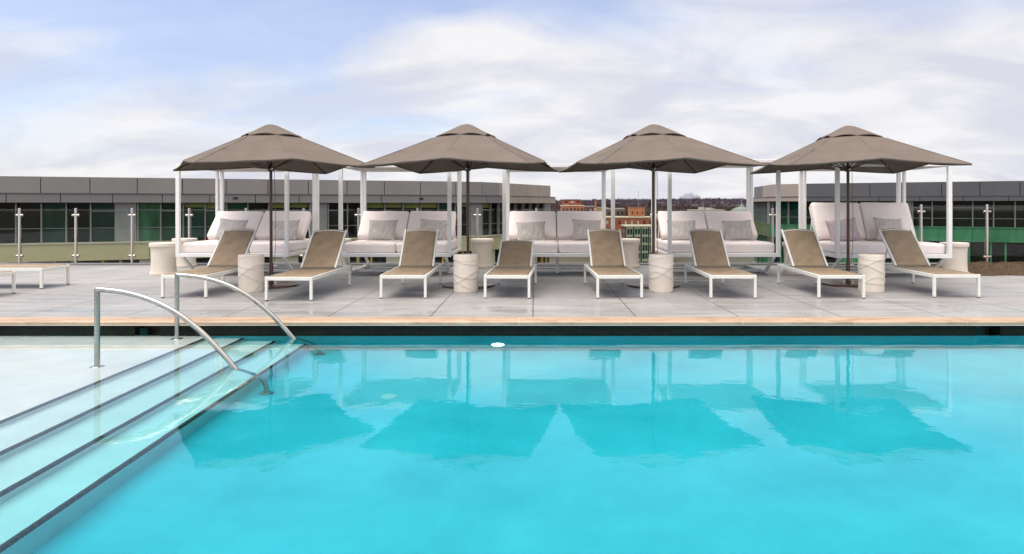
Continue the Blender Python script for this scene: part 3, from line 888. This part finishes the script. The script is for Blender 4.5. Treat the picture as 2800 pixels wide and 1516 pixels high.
# ------------------------------------------------------------------ glass railing
rl = thing('glass_railing', 'frameless glass railing with steel posts along the far deck edge', 'railing', (0, 15.2, 0))
px_ = [-18.9,-17.6,-16.35,-15.1,-13.8,-12.5,-11.26,-10.03,-8.8,-7.55,-6.31,-5.05,-3.85,-2.56,-1.25,.035,1.32,2.6,3.9,5.2]
posts = [(x, 0.0, 1.24) for x in px_] + [(6.85, -.15, 1.30), (8.28, -.30, 1.32), (9.69, -.30, 1.32), (11.1, -.30, 1.32), (12.5, -.30, 1.32)]
for x, y, h in posts:
    m_ = MB(); m_.lathe([(.05,0),(.05,.008),(.026,.014),(.026,h-.01),(.022,h)], 16, (x, y, .0)); p = m_.build('post', M['post_steel'], rl, True)
    for zc in (h-.155, .20):
        for sx in (-1, 1):
            m_ = MB(); m_.tube([(x+sx*.02, y, zc), (x+sx*.062, y, zc)], .022, 10)
            m_.tube([(x+sx*.062, y, zc), (x+sx*.078, y, zc)], [.030, .026], 12)
            m_.build('clamp', M['post_steel'], p, True)
for (x0, y0, h0), (x1, y1, h1) in zip(posts[:-1], posts[1:]):
    d = Vector((x1-x0, y1-y0, 0)); ln = d.length; d.normalize(); a = Vector((x0, y0, 0))+d*.045; b_ = Vector((x0, y0, 0))+d*(ln-.045)
    m_ = MB(); zt = min(h0, h1)-.02
    nrm = Vector((-d.y, d.x, 0))*.006
    vs = [a-nrm, b_-nrm, b_+nrm, a+nrm]; vs = [p+Vector((0,0,.07)) for p in vs]+[p+Vector((0,0,zt)) for p in vs]
    m_.add(vs, [(3,2,1,0),(4,5,6,7),(0,1,5,4),(1,2,6,5),(2,3,7,6),(3,0,4,7)])
    m_.build('glass_panel', M['rail_glass'], rl)
mb = MB(); mb.box(-24, 16, 15.10, 15.345, .0005, .035)
tag(mb.build('deck_edge_kerb', M['concrete_dark'], bevel=.005), kind='structure')
# thin steel strips across the deck behind the loungers
mb = MB(); 
for a, b_ in ((2.15, 2.75), (2.82, 3.3), (3.36, 3.9), (4.05, 4.5)): mb.box(a, b_, 11.98, 12.06, .0005, .005)
tag(mb.build('deck_strip', M['steel']), 'thin steel strips flush in the deck behind the right-hand loungers', 'drain')
# mulch bed
mb = MB(); nx, ny = 60, 24
X0, X1, Y0, Y1 = 8.22, 13.6, 12.88, 14.85
for i in range(nx+1):
    for j in range(ny+1):
        u, v = i/nx, j/ny
        e = min(u*6, 1)*min((1-u)*6, 1)*min(v*5, 1)
        z = .004+.085*e+.035*e*mnoise.noise(Vector((u*22, v*9, 0)))
        mb.v.append((X0+(X1-X0)*u+.05*mnoise.noise(Vector((v*9, u, 5))), Y0+(Y1-Y0)*v+.05*mnoise.noise(Vector((u*14, v, 9))), z))
for i in range(nx):
    for j in range(ny):
        a = i*(ny+1)+j; mb.f.append((a, a+ny+1, a+ny+2, a+1)); mb.m.append(0)
tag(mb.build('mulch_bed', M['mulch'], smooth='all'), 'brown mulch bed at the right end of the deck', 'planting bed', kind='stuff')
mb = MB()
for k in range(3200):
    u, v = random.uniform(.01,.99), random.uniform(.03,.97)
    x, y = X0+(X1-X0)*u, Y0+(Y1-Y0)*v
    z = .004+.085*min(u*6,1)*min((1-u)*6,1)*min(v*5,1)
    a = random.uniform(0, 2*PI); ln = random.uniform(.03,.09); w = .004
    dx, dy = math.cos(a)*ln, math.sin(a)*ln; hz = random.uniform(.01,.055)
    mb.add([(x-dy*.06, y+dx*.06, z-.01), (x+dy*.06, y-dx*.06, z-.01), (x+dx, y+dy, z+hz)], [(0,1,2)])
tag(mb.build('dry_grass', M['dry_grass']), 'dry brown grass clippings lying on the mulch bed', 'grass', kind='stuff')

# ------------------------------------------------------------------ the neighbouring office wings
def walk(path, step):
    """cut a polyline into chords of about `step`, keeping its corners"""
    out = []
    for a, b_ in zip(path[:-1], path[1:]):
        a, b_ = Vector((*a, 0)), Vector((*b_, 0)); ln = (b_-a).length; n = max(1, round(ln/step))
        for i in range(n): out.append((a.lerp(b_, i/n), a.lerp(b_, (i+1)/n)))
    return out
def chord_box(mb, a, b_, o0, o1, z0, z1, gap=0, mi=0):
    d = (b_-a).normalized(); nr = Vector((d.y, -d.x, 0))       # to the right of travel = towards the pool
    a2, b2 = a+d*gap/2, b_-d*gap/2
    vs = [a2+nr*o1, b2+nr*o1, b2+nr*o0, a2+nr*o0]
    vs = [p+Vector((0,0,z0)) for p in vs]+[p+Vector((0,0,z1)) for p in vs]
    mb.add(vs, [(3,2,1,0),(4,5,6,7),(0,1,5,4),(1,2,6,5),(2,3,7,6),(3,0,4,7)], mi)
def offset(path, o):
    res = []
    for i, p in enumerate(path):
        p = Vector((*p, 0)); ns = []
        for a, b_ in ((i-1, i), (i, i+1)):
            if a < 0 or b_ >= len(path): continue
            d = (Vector((*path[b_], 0))-Vector((*path[a], 0))).normalized(); ns.append(Vector((d.y, -d.x, 0)))
        n = sum(ns, Vector()).normalized(); k = 1/max(.3, n.dot(ns[0]))
        q = p+n*o*k; res.append((q.x, q.y))
    return res

def office(name, label, path, beige_lit_from, zs, cols, mats, reflects_trees, low_stripes, spand, ground=-22):
    """zs: parapet top, fascia top, fascia bottom, sill, spandrel bottom"""
    root = thing(name, label, 'office building', (0,0,0))
    zp, zf, zb, zs_, zq = zs
    # core behind the facade
    back = [(p[0]-.0, p[1]) for p in path]
    m_ = MB()
    for a, b_ in walk(path, 9): chord_box(m_, a, b_, -9, -.30, ground, zp-.02)
    m_.build('wall', M['joint'], root)
    m_ = MB()
    for i, (a, b_) in enumerate(walk(path, 2.9)):
        bg = a.x*beige_lit_from[0]+a.y*beige_lit_from[1] > beige_lit_from[2]
        chord_box(m_, a, b_, -.28, .0, zf+.02, zp, .05, 1 if bg else 0)
    m_.build('parapet_cladding', [mats[0], mats[2]], root)
    m_ = MB()
    fp = offset(path, .55)
    ch = walk(fp, 3.1)
    for i, (a, b_) in enumerate(ch):
        bg = a.x*beige_lit_from[0]+a.y*beige_lit_from[1] > beige_lit_from[2]
        chord_box(m_, a, b_, -.5, .0, zb, zf-.06, .045, 1 if bg else 0)
    m_.build('fascia', [mats[1], mats[2]], root)
    m_ = MB()
    for a, b_ in walk(fp, 9): chord_box(m_, a, b_, -.62, .04, zf-.05, zf, 0)
    m_.build('cornice', M['panel_char'], root)
    for i, (a, b_) in enumerate(ch):          # small dark vents in the fascia
        va, vb_ = (1345+1750*p.x/p.y for p in (a, b_))
        for q in (592, 1060):
            if va < q <= vb_:
                c = a.lerp(b_, (q-va)/(vb_-va)); d = (b_-a).normalized()
                m_ = MB(); chord_box(m_, c-d*.16, c+d*.16, -.1, .03, zf-.38, zf-.22); m_.build('vent', M['joint'], root)
    # glazing: each bay a window with its own pane
    bays = walk(path, 1.45); rnd = random.Random(len(path)*7+int(path[0][0]))
    up = 0
    for i, (a, b_) in enumerate(bays):
        d = (b_-a); mid = (a+b_)/2
        if i % cols[1] == cols[0]:
            m_ = MB(); chord_box(m_, a, b_, -.25, .02, zs_, zb-.01, .1); m_.build('column', M['mullion'], root); continue
        m_ = MB(); chord_box(m_, a, a+d*.055, -.2, .03, zs_, zb-.02)
        if rnd.random() < .3: chord_box(m_, a+d*.056, b_, -.2, -.02, zb-.62, zb-.56)
        w = m_.build('window', M['mullion'], root)
        m_ = MB(); chord_box(m_, a+d*.056, b_-d*.001, -.29, -.22, zs_+.01, zb-.012)
        if low_stripes and abs(mid.x) < 4 and mid.y > 58: pm_ = M['pane_dark']
        else: pm_ = rnd.choices([M['pane_dark'], M['pane_green'], M['pane_teal'], M['pane_pale']], spand['mix'])[0]
        m_.build('pane', pm_, w)
        if reflects_trees(mid) and rnd.random() < .72:
            m_ = MB(); chord_box(m_, a+d*.06, b_-d*.02, -.215, -.205, zb-rnd.uniform(.28,.42), zb-.014); m_.build('blind', M['blind'], w)  # strip painted in for trees reflected in the glass
    # handrail seen through the glazing
    m_ = MB()
    for a, b_ in walk(path, 9): chord_box(m_, a, b_, -.19, -.16, (zs_+zb)/2-.42, (zs_+zb)/2-.38)
    m_.build('guard_rail', M['mullion'], root)
    m_ = MB(); sp = offset(path, .25)
    for a, b_ in walk(sp, 4.3): chord_box(m_, a, b_, -.5, 0, zq, zs_-.10, .03)
    m_.build('spandrel', spand['mat'], root)
    m_ = MB()
    for a, b_ in walk(sp, 9): chord_box(m_, a, b_, -.5, .06, zs_-.098, zs_-.005)
    m_.build('sill', spand['sill'], root)
    # storey below
    for i, (a, b_) in enumerate(walk(path, 2.9)):
        d = b_-a
        m_ = MB(); chord_box(m_, a, b_, -.22, -.15, zq-3.2, zq-.02, .02); w = m_.build('window', M['pane_dark'], root)
        k = i % 3
        m_ = MB()
        if k == 0: chord_box(m_, a+d*.05, a+d*.75, -.14, .02, zq-3.2, zq-.02); m_.build('infill_panel', M['cream'] if low_stripes else spand['mat'], w)
        else:
            for f in (.25, .62): chord_box(m_, a+d*f, a+d*(f+.05), -.14, .05, zq-3.2, zq-.02)
            m_.build('fin', M['yellow'] if low_stripes else spand['mat'], w)
    m_ = MB()
    for a, b_ in walk(sp, 6): chord_box(m_, a, b_, -.5, 0, ground, zq-3.25, .04)
    m_.build('lower_wall', M['panel_grey_dark'], root)
    return root
pathL = [(-52.0, 39.8), (-6.5, 56.9), (-4.4, 58.2), (-3.1, 60.2), (1.6, 70.0)]
office('office_wing', 'long grey office wing with a pale green band, left of the town view', pathL, (1, 1, 55.2),
       (3.2, 2.08, 1.45, -1.27, -2.52), (8, 9), (M['panel_grey'], M['panel_grey_dark'], M['panel_beige_lit']),
       lambda p: p.x > -25 and p.y < 59, True, dict(mat=M['spandrel_pale'], sill=M['cream'], mix=(10, 2, 2, .7)))
pathR = [(24.6, 78.0), (22.9, 67.0), (25.0, 64.6), (44.5, 54.2), (60, 46.0)]
office('office_wing', 'charcoal office wing with vivid green glass spandrels, behind the rightmost daybed', pathR, (-1, 0, -24.0),
       (3.25, 2.05, 1.62, -.55, -1.80), (6, 9), (M['panel_char'], M['panel_char'], M['panel_beige_lit']),
       lambda p: False, False, dict(mat=M['spandrel_green'], sill=M['spandrel_green'], mix=(6, 1, 2, 0)))

# ------------------------------------------------------------------ the town and woods beyond
GZ = -21.0
def at(vx, Y): return (vx-1345)*Y/1750
def zat(vy, Y): return 1.32-(vy-515)*Y/1750
def block(name, label, x0, x1, Y, ytop, depth, mat, rows=0, cols=0, base=None, roof=True, win=('win_dark','win_pale'), group=None, trim=None, ww=.5, wh=.5):
    X0, X1, zt = at(x0, Y), at(x1, Y), zat(ytop, Y); zb = GZ if base is None else base
    root = thing(name, label, 'building', ((X0+X1)/2, Y, zb), 0, group)
    hw, H = (X1-X0)/2, zt-zb
    m_ = MB(); m_.box(-hw, hw, 0, depth, 0, H); m_.build('wall', mat, root)
    if roof:
        m_ = MB(); m_.box(-hw-.15, hw+.15, -.15, depth+.15, H+.002, H+.45); m_.build('roof', trim or M['roof_grey'], root)
    if rows:
        rr = random.Random(int(x0*7+ytop))
        fh = H/rows if base is not None else 3.2
        for r_ in range(rows):
            for c in range(cols):
                cx = -hw+(c+.5)*2*hw/cols; cz = H-(r_+.55)*fh
                w_, h_ = 2*hw/cols*ww, fh*wh
                m_ = MB(); m_.box(cx-w_/2, cx+w_/2, -.06, .1, cz-h_/2, cz+h_/2); m_.build('window', M[rr.choices(win, (3,1))[0]], root)
    return root
block('brick_building', 'red brick block highest against the woods, just right of the grey wing', 1417, 1462, 330, 504.5, 14, M['brick_red'], 2, 3, zat(521, 330), trim=M['brick_brown'])
block('brick_building', 'low brick and cream building below the red block, beside the grey wing', 1413, 1469, 300, 519, 16, M['brick_orange'], 2, 6, None, trim=M['cream'])
block('brick_building', 'dark brown brick building left of the orange chimney', 1469, 1496, 310, 521, 12, M['brick_brown'], 3, 4, None)
t = thing('brick_chimney', 'tall slim orange brick chimney above the rooftops', 'chimney', (at(1498.5, 305), 305, GZ)); H = zat(502, 305)-GZ
m_ = MB(); m_.lathe([(.55,0),(.42,H-.6)], 16); m_.build('shaft', M['brick_orange'], t, True)
m_ = MB(); m_.lathe([(.5,H-.599),(.52,H-.1),(.5,H)], 16); m_.build('cap', M['brick_brown'], t, True)
block('brick_building', 'yellow brick building right of the orange chimney', 1500, 1527, 320, 524, 12, M['yellow'], 3, 4, None)
block('brick_building', 'red brick gable block above the long brick apartment house', 1528, 1571, 300, 527, 14, M['brick_brown'], 2, 4, None)
big = block('brick_building', 'long red brick apartment house with pale roof edge above green balconies', 1520, 1690, 268, 549, 16, M['brick_red'], 5, 11, None, trim=M['cream'], win=('win_pale','win_dark'), ww=.3, wh=.42)
pen = block('roof_penthouse', 'orange brick penthouse standing on the long brick apartment roof', 1585, 1622, 274, 524, 6, M['brick_orange'], 1, 3, zat(549, 268)+.46, trim=M['brick_brown'], ww=.25, wh=.3)
pen['category'] = 'penthouse'
# sage green apartment block with balconies
X0, X1, Y = at(1574, 238), at(1650, 238), 238
t = thing('balcony_apartments', 'sage green apartment block with stacked balconies, below the brick house', 'building', ((X0+X1)/2, Y, GZ))
hw = (X1-X0)/2; H = zat(571, 238)-GZ
m_ = MB(); m_.box(-hw, hw, 0, 12, 0, H); m_.build('wall', M['win_dark'], t)
m_ = MB(); m_.box(-hw-.2, hw+.2, -.4, 12, H+.002, H+.4); m_.build('roof', M['cream'], t)
fh = 2.75
for c in range(4):
    cx = -hw+(c+.5)*2*hw/4; bw_ = hw/4*.80
    bay = MB(); bay.box(cx-bw_, cx+bw_, -.9, -.001, .5, H-.25); bo = bay.build('bay', M['sage'], t)
    for r_ in range(5):
        z1 = H-.35-r_*fh
        w = MB(); w.box(cx-bw_*.80, cx+bw_*.80, -.96, -.89, z1-fh*.80, z1-fh*.14); w.build('window', M['pane_teal'] if (r_+c) % 3 else M['win_dark'], bo)
        w = MB(); w.box(cx-bw_*1.04, cx+bw_*1.04, -1.02, -.001, z1-.14, z1+.06); w.box(cx-bw_*.06, cx+bw_*.06, -1.0, -.97, z1-fh*.80, z1-fh*.14); w.build('frame', M['cream'], bo)
# pale low roof with units, dome, far towers
t = block('low_building', 'pale low building with rooftop units before the woods, behind the fourth daybed', 1742, 1824, 420, 530, 14, M['cream'], 2, 8, None, trim=M['cream'])
m_ = MB(); hw = (at(1824,420)-at(1742,420))/2; hh = zat(530,420)-GZ+.45
m_.box(-hw*.5, -hw*.2, 3, 6, hh, hh+1.6); m_.box(-hw*.1, hw*.25, 3, 6, hh, hh+1.2); m_.tube([(-hw*.3, 2, hh), (-hw*.3, 2, hh+3.0)], .12, 6)
m_.build('roof_unit', M['roof_grey'], t)
t = thing('domed_hall', 'grey slate dome with a spire in front of the woods', 'building', (at(1866, 380), 380, GZ)); zt_ = zat(540, 380)-GZ
m_ = MB(); m_.lathe([(7,0),(7,zt_)], 24); m_.build('wall', M['cream'], t, True)
m_ = MB(); m_.lathe([(7.3,zt_+.002),(6.6,zt_+1.4),(5.2,zt_+2.7),(3.2,zt_+3.7),(1.2,zt_+4.2),(.9,zt_+5.0),(.25,zt_+5.4)], 24); d_ = m_.build('roof', M['slate_dome'], t, True)
m_ = MB(); m_.tube([(0,0,zt_+5.4),(0,0,zt_+8.4)], [.22,.05], 8); m_.build('spire', M['roof_grey'], d_, True)
for i, (a, b_, yt) in enumerate(((1712,1722,495),(1723,1733,489.5),(1734,1746,487.5),(1747,1762,493))):
    o = block('far_tower', ['pale far tower standing lowest at the left of the skyline cluster', 'slim pale far tower, second in the skyline cluster', 'tallest pale far tower above the woods', 'wide pale far tower at the right of the skyline cluster'][i], a, b_, 2400+i*25, yt, 20, M['bluewhite'], 0, 0, None, roof=False, group='far skyline towers')
    o['category'] = 'tower'
    m_ = MB(); hw = (at(b_, 2400)-at(a, 2400))/2; hh = zat(yt, 2400+i*25)-GZ
    m_.box(-hw*.5, hw*.4, 4, 14, hh, hh+4); m_.build('roof', M['bluewhite'], o)
t = thing('radio_mast', 'hair-thin radio mast rising above the far woods', 'mast', (at(1606, 700), 700, GZ)); hm = zat(478, 700)-GZ
m_ = MB(); m_.tube([(0,0,0),(0,0,hm)], [.35,.10], 6); m_.build('shaft', M['mullion'], t)
m_ = MB(); m_.tube([(-.8,0,hm*.93),(.8,0,hm*.93)], .12, 6); m_.build('crossarm', M['mullion'], t)

# terrain with wooded ridges
def terr(x, y):
    z = GZ
    a = max(0, min(1, (y-430)/420)); a = a*a*(3-2*a)
    ridge = 12.5+5*mnoise.noise(Vector((x*.0019, y*.0012, 1)))+2.5*mnoise.noise(Vector((x*.007, y*.004, 4)))
    z += a*ridge
    b_ = max(0, min(1, (y-1100)/500)); b_ = b_*b_*(3-2*b_)
    z += b_*(12+7*mnoise.noise(Vector((x*.0011, 7, 2))))
    return z
mb = MB(); xs_ = [-2600+5200*i/110 for i in range(111)]
ys_ = [16+ (3600-16)*(j/90)**1.8 for j in range(91)]
for x in xs_:
    for y in ys_: mb.v.append((x, y, terr(x, y) if y > 100 else GZ))
for i in range(110):
    for j in range(90):
        a = i*91+j; mb.f.append((a, a+91, a+92, a+1)); mb.m.append(0)
o = len(mb.v)
mb.add([(-2600,-2500,GZ),(2600,-2500,GZ),(2600,16,GZ),(-2600,16,GZ)], [(0,1,2,3)])
tag(mb.build('terrain', M['ground_far'], smooth='all'), kind='structure')
def bare_tree(mb, x, y, z, h, rnd, n=16):
    w = h*.42
    for k in range(n):
        a = rnd.uniform(0, 2*PI); t = rnd.uniform(.15, 1)
        r0 = w*math.sqrt(rnd.random())
        bx, by = x+math.cos(a)*r0*.35, y+math.sin(a)*r0*.35
        ex, ey = x+math.cos(a)*r0, y+math.sin(a)*r0
        zz = z+h*(.25+.35*t); ez = z+h*(1-.45*(r0/w)**2)*rnd.uniform(.75, 1.02)
        ww = h*rnd.uniform(.03, .09)
        mb.add([(bx-ww, by, zz), (bx+ww, by, zz), (ex+ww*.5, ey, ez*.6+zz*.4), (ex, ey, ez), (ex-ww*.6, ey, ez*.55+zz*.45)], [(0,1,2,3,4)])
    mb.add([(x-h*.012, y, z), (x+h*.012, y, z), (x, y, z+h*.7)], [(0,1,2)])
rn = random.Random(3)
mb = MB()
for k in range(5200):
    y = 430+520*rn.random()**1.1; x = rn.uniform(-.06*y, .42*y)
    h = rn.uniform(8, 13)
    bare_tree(mb, x, y, terr(x, y)-.5, h, rn, 12)
tag(mb.build('bare_wood', M['twig']), 'dense brown leafless wood covering the near ridge beyond the town', 'wood', kind='stuff')
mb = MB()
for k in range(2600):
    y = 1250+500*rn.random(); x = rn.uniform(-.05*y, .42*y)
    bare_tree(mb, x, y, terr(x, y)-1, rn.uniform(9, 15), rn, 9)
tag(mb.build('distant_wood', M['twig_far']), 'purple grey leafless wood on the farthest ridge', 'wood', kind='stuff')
# a few trees one can tell apart
def evergreen(label, x, y, h):
    z = terr(x, y)
    t = thing('evergreen_tree', label, 'tree', (x, y, z), 0, None)
    m_ = MB(); m_.tube([(0,0,0),(0,0,h*.9)], [h*.03, h*.006], 8); m_.build('trunk', M['bark'], t)
    m_ = MB(); rr = random.Random(int(x))
    for k in range(700):
        q = rr.random(); zz = h*(.15+.85*q); r0 = h*.30*(1-q)**.8*math.sqrt(rr.uniform(.2,1))+.1
        a = rr.uniform(0, 2*PI); cx, cy = r0*math.cos(a), r0*math.sin(a); s = h*.05*rr.uniform(.6,1.3)
        n1 = Vector((rr.uniform(-1,1), rr.uniform(-1,1), rr.uniform(-.4,.4))).normalized()*s; n2 = n1.cross(Vector((rr.uniform(-1,1),rr.uniform(-1,1),1))).normalized()*s
        c = Vector((cx, cy, zz)); m_.add([c-n1, c+n2*.7, c+n1-Vector((0,0,s*.5)), c-n2*.7], [(0,1,2,3)])
    m_.build('crown', M['evergreen'], t)
evergreen('dark evergreen rising among the bare trees behind the fourth daybed', at(1738, 560), 560, 15)
evergreen('small evergreen standing on the ridge left of the far towers', at(1637, 820), 820, 16)

# ------------------------------------------------------------------ camera, sun, sky
cam = bpy.data.cameras.new('camera'); co = bpy.data.objects.new('camera', cam); COL.objects.link(co)
co.location = (0, 0, 1.32); co.rotation_euler = (R(90), 0, 0)
cam.sensor_width = 36; cam.lens = 36*1750/2576
cam.shift_x = -57/2576; cam.shift_y = -182.5/2576
cam.clip_start = .05; cam.clip_end = 8000
scn.camera = co

SUN_EL, SUN_AZ = 68, 245          # azimuth clockwise from +Y, i.e. behind the camera on its left
sd = Vector((math.sin(R(SUN_AZ))*math.cos(R(SUN_EL)), math.cos(R(SUN_AZ))*math.cos(R(SUN_EL)), math.sin(R(SUN_EL))))
sun = bpy.data.lights.new('sun', 'SUN'); so = bpy.data.objects.new('sun', sun); COL.objects.link(so)
sun.energy = 2.9; sun.angle = R(45); sun.color = (1, .95, .88)
so.rotation_euler = (-sd).to_track_quat('-Z', 'Y').to_euler()

w = bpy.data.worlds.new('World'); scn.world = w; w.use_nodes = True
nt = w.node_tree; nt.nodes.clear()
out = N(nt, 'ShaderNodeOutputWorld'); bg = N(nt, 'ShaderNodeBackground', Strength=.15); L(nt, bg.outputs[0], out.inputs[0])
sky = N(nt, 'ShaderNodeTexSky'); sky.sky_type = 'NISHITA'; sky.sun_disc = False
sky.sun_elevation = R(SUN_EL); sky.sun_rotation = R(SUN_AZ); sky.air_density = 1.0; sky.dust_density = 1.0
tc = N(nt, 'ShaderNodeTexCoord'); sp = N(nt, 'ShaderNodeSeparateXYZ'); L(nt, tc.outputs['Generated'], sp.inputs[0])
def wm(op, a, b_=None, c=None):
    n = N(nt, 'ShaderNodeMath', operation=op)
    for i, q in enumerate((a, b_, c)):
        if q is None: continue
        if isinstance(q, (int, float)): n.inputs[i].default_value = q
        else: L(nt, q, n.inputs[i])
    return n.outputs[0]
zc = wm('MAXIMUM', sp.outputs['Z'], 0.0); den = wm('ADD', zc, .30)
cb = N(nt, 'ShaderNodeCombineXYZ'); L(nt, wm('DIVIDE', sp.outputs['X'], den), cb.inputs[0]); L(nt, wm('DIVIDE', sp.outputs['Y'], den), cb.inputs[1])
mp = N(nt, 'ShaderNodeMapping'); mp.inputs['Location'].default_value = (11.3, 1.4, 0); mp.inputs['Scale'].default_value = (1.0, 1.5, 1); L(nt, cb.outputs[0], mp.inputs[0])
n1 = N(nt, 'ShaderNodeTexNoise', Scale=1.15, Detail=9, Roughness=.52, Distortion=.3); L(nt, mp.outputs[0], n1.inputs['Vector'])
n2 = N(nt, 'ShaderNodeTexNoise', Scale=.75, Detail=3, Roughness=.5); L(nt, mp.outputs[0], n2.inputs['Vector'])
s = wm('ADD', wm('MULTIPLY', n1.outputs['Fac'], .62), wm('MULTIPLY', n2.outputs['Fac'], .38))
s = wm('ADD', s, wm('MULTIPLY', sp.outputs['X'], .13))          # heavier cloud towards the right
s = wm('ADD', s, wm('MULTIPLY', wm('SUBTRACT', .17, zc), .95))   # and low over the horizon
cr = ramp(nt, s, [(.41, (.30,)*3), (.465, (.64,)*3), (.54, (.97,)*3)])
n5 = N(nt, 'ShaderNodeTexNoise', Scale=2.1, Detail=7, Roughness=.55, Distortion=.5); L(nt, mp.outputs[0], n5.inputs['Vector'])
cl = ramp(nt, n5.outputs['Fac'], [(.38, (4.8,4.85,5.5)), (.50, (5.5,5.5,5.8)), (.60, (6.25,6.2,6.3))])
mx = N(nt, 'ShaderNodeMix', data_type='RGBA'); L(nt, cr.outputs['Color'], mx.inputs[0]); sk = N(nt, 'ShaderNodeVectorMath', operation='MULTIPLY'); L(nt, sky.outputs[0], sk.inputs[0]); sk.inputs[1].default_value = (1.15, 1.12, 1.28)
L(nt, sk.outputs[0], mx.inputs[6]); L(nt, cl.outputs['Color'], mx.inputs[7])
zen = N(nt, 'ShaderNodeMapRange', interpolation_type='SMOOTHSTEP'); L(nt, zc, zen.inputs[0]); zen.inputs[1].default_value = .46; zen.inputs[2].default_value = .95; zen.inputs[3].default_value = 1.0; zen.inputs[4].default_value = 2.4
ov = N(nt, 'ShaderNodeMapRange', interpolation_type='SMOOTHSTEP'); L(nt, zc, ov.inputs[0]); ov.inputs[1].default_value = .46; ov.inputs[2].default_value = .75; ov.inputs[3].default_value = 0; ov.inputs[4].default_value = .85
mo = N(nt, 'ShaderNodeMix', data_type='RGBA'); L(nt, ov.outputs[0], mo.inputs[0]); L(nt, mx.outputs[2], mo.inputs[6]); mo.inputs[7].default_value = (6.1, 5.6, 5.05, 1)   # warm cloud tone added overhead, out of view, as fill
vm = N(nt, 'ShaderNodeVectorMath', operation='SCALE'); L(nt, mo.outputs[2], vm.inputs[0]); L(nt, zen.outputs[0], vm.inputs['Scale'])
bk = N(nt, 'ShaderNodeMapRange', interpolation_type='SMOOTHSTEP'); L(nt, sp.outputs['Y'], bk.inputs[0]); bk.inputs[1].default_value = .05; bk.inputs[2].default_value = -.7; bk.inputs[3].default_value = 0.0; bk.inputs[4].default_value = 1.0   # unseen brightening added behind the camera to lift shaded fronts
bc = N(nt, 'ShaderNodeMix', data_type='RGBA'); L(nt, bk.outputs[0], bc.inputs[0]); bc.inputs[6].default_value = (1, 1, 1, 1); bc.inputs[7].default_value = (1.66, 1.55, 1.40, 1)
vb = N(nt, 'ShaderNodeVectorMath', operation='MULTIPLY'); L(nt, vm.outputs[0], vb.inputs[0]); L(nt, bc.outputs[2], vb.inputs[1])
L(nt, vb.outputs[0], bg.inputs['Color'])

scn.render.engine = 'CYCLES'
scn.view_settings.view_transform = 'Standard'; scn.view_settings.look = 'None'; scn.view_settings.exposure = 0.0; scn.view_settings.gamma = 1
cy = scn.cycles
cy.use_denoising = True
try: cy.denoiser = 'OPENIMAGEDENOISE'; cy.denoising_input_passes = 'RGB_ALBEDO_NORMAL'
except Exception: pass
cy.max_bounces = 14; cy.transparent_max_bounces = 24; cy.transmission_bounces = 10; cy.glossy_bounces = 6; cy.diffuse_bounces = 5
cy.caustics_refractive = True; cy.caustics_reflective = False; cy.blur_glossy = .3
cy.sample_clamp_indirect = 8
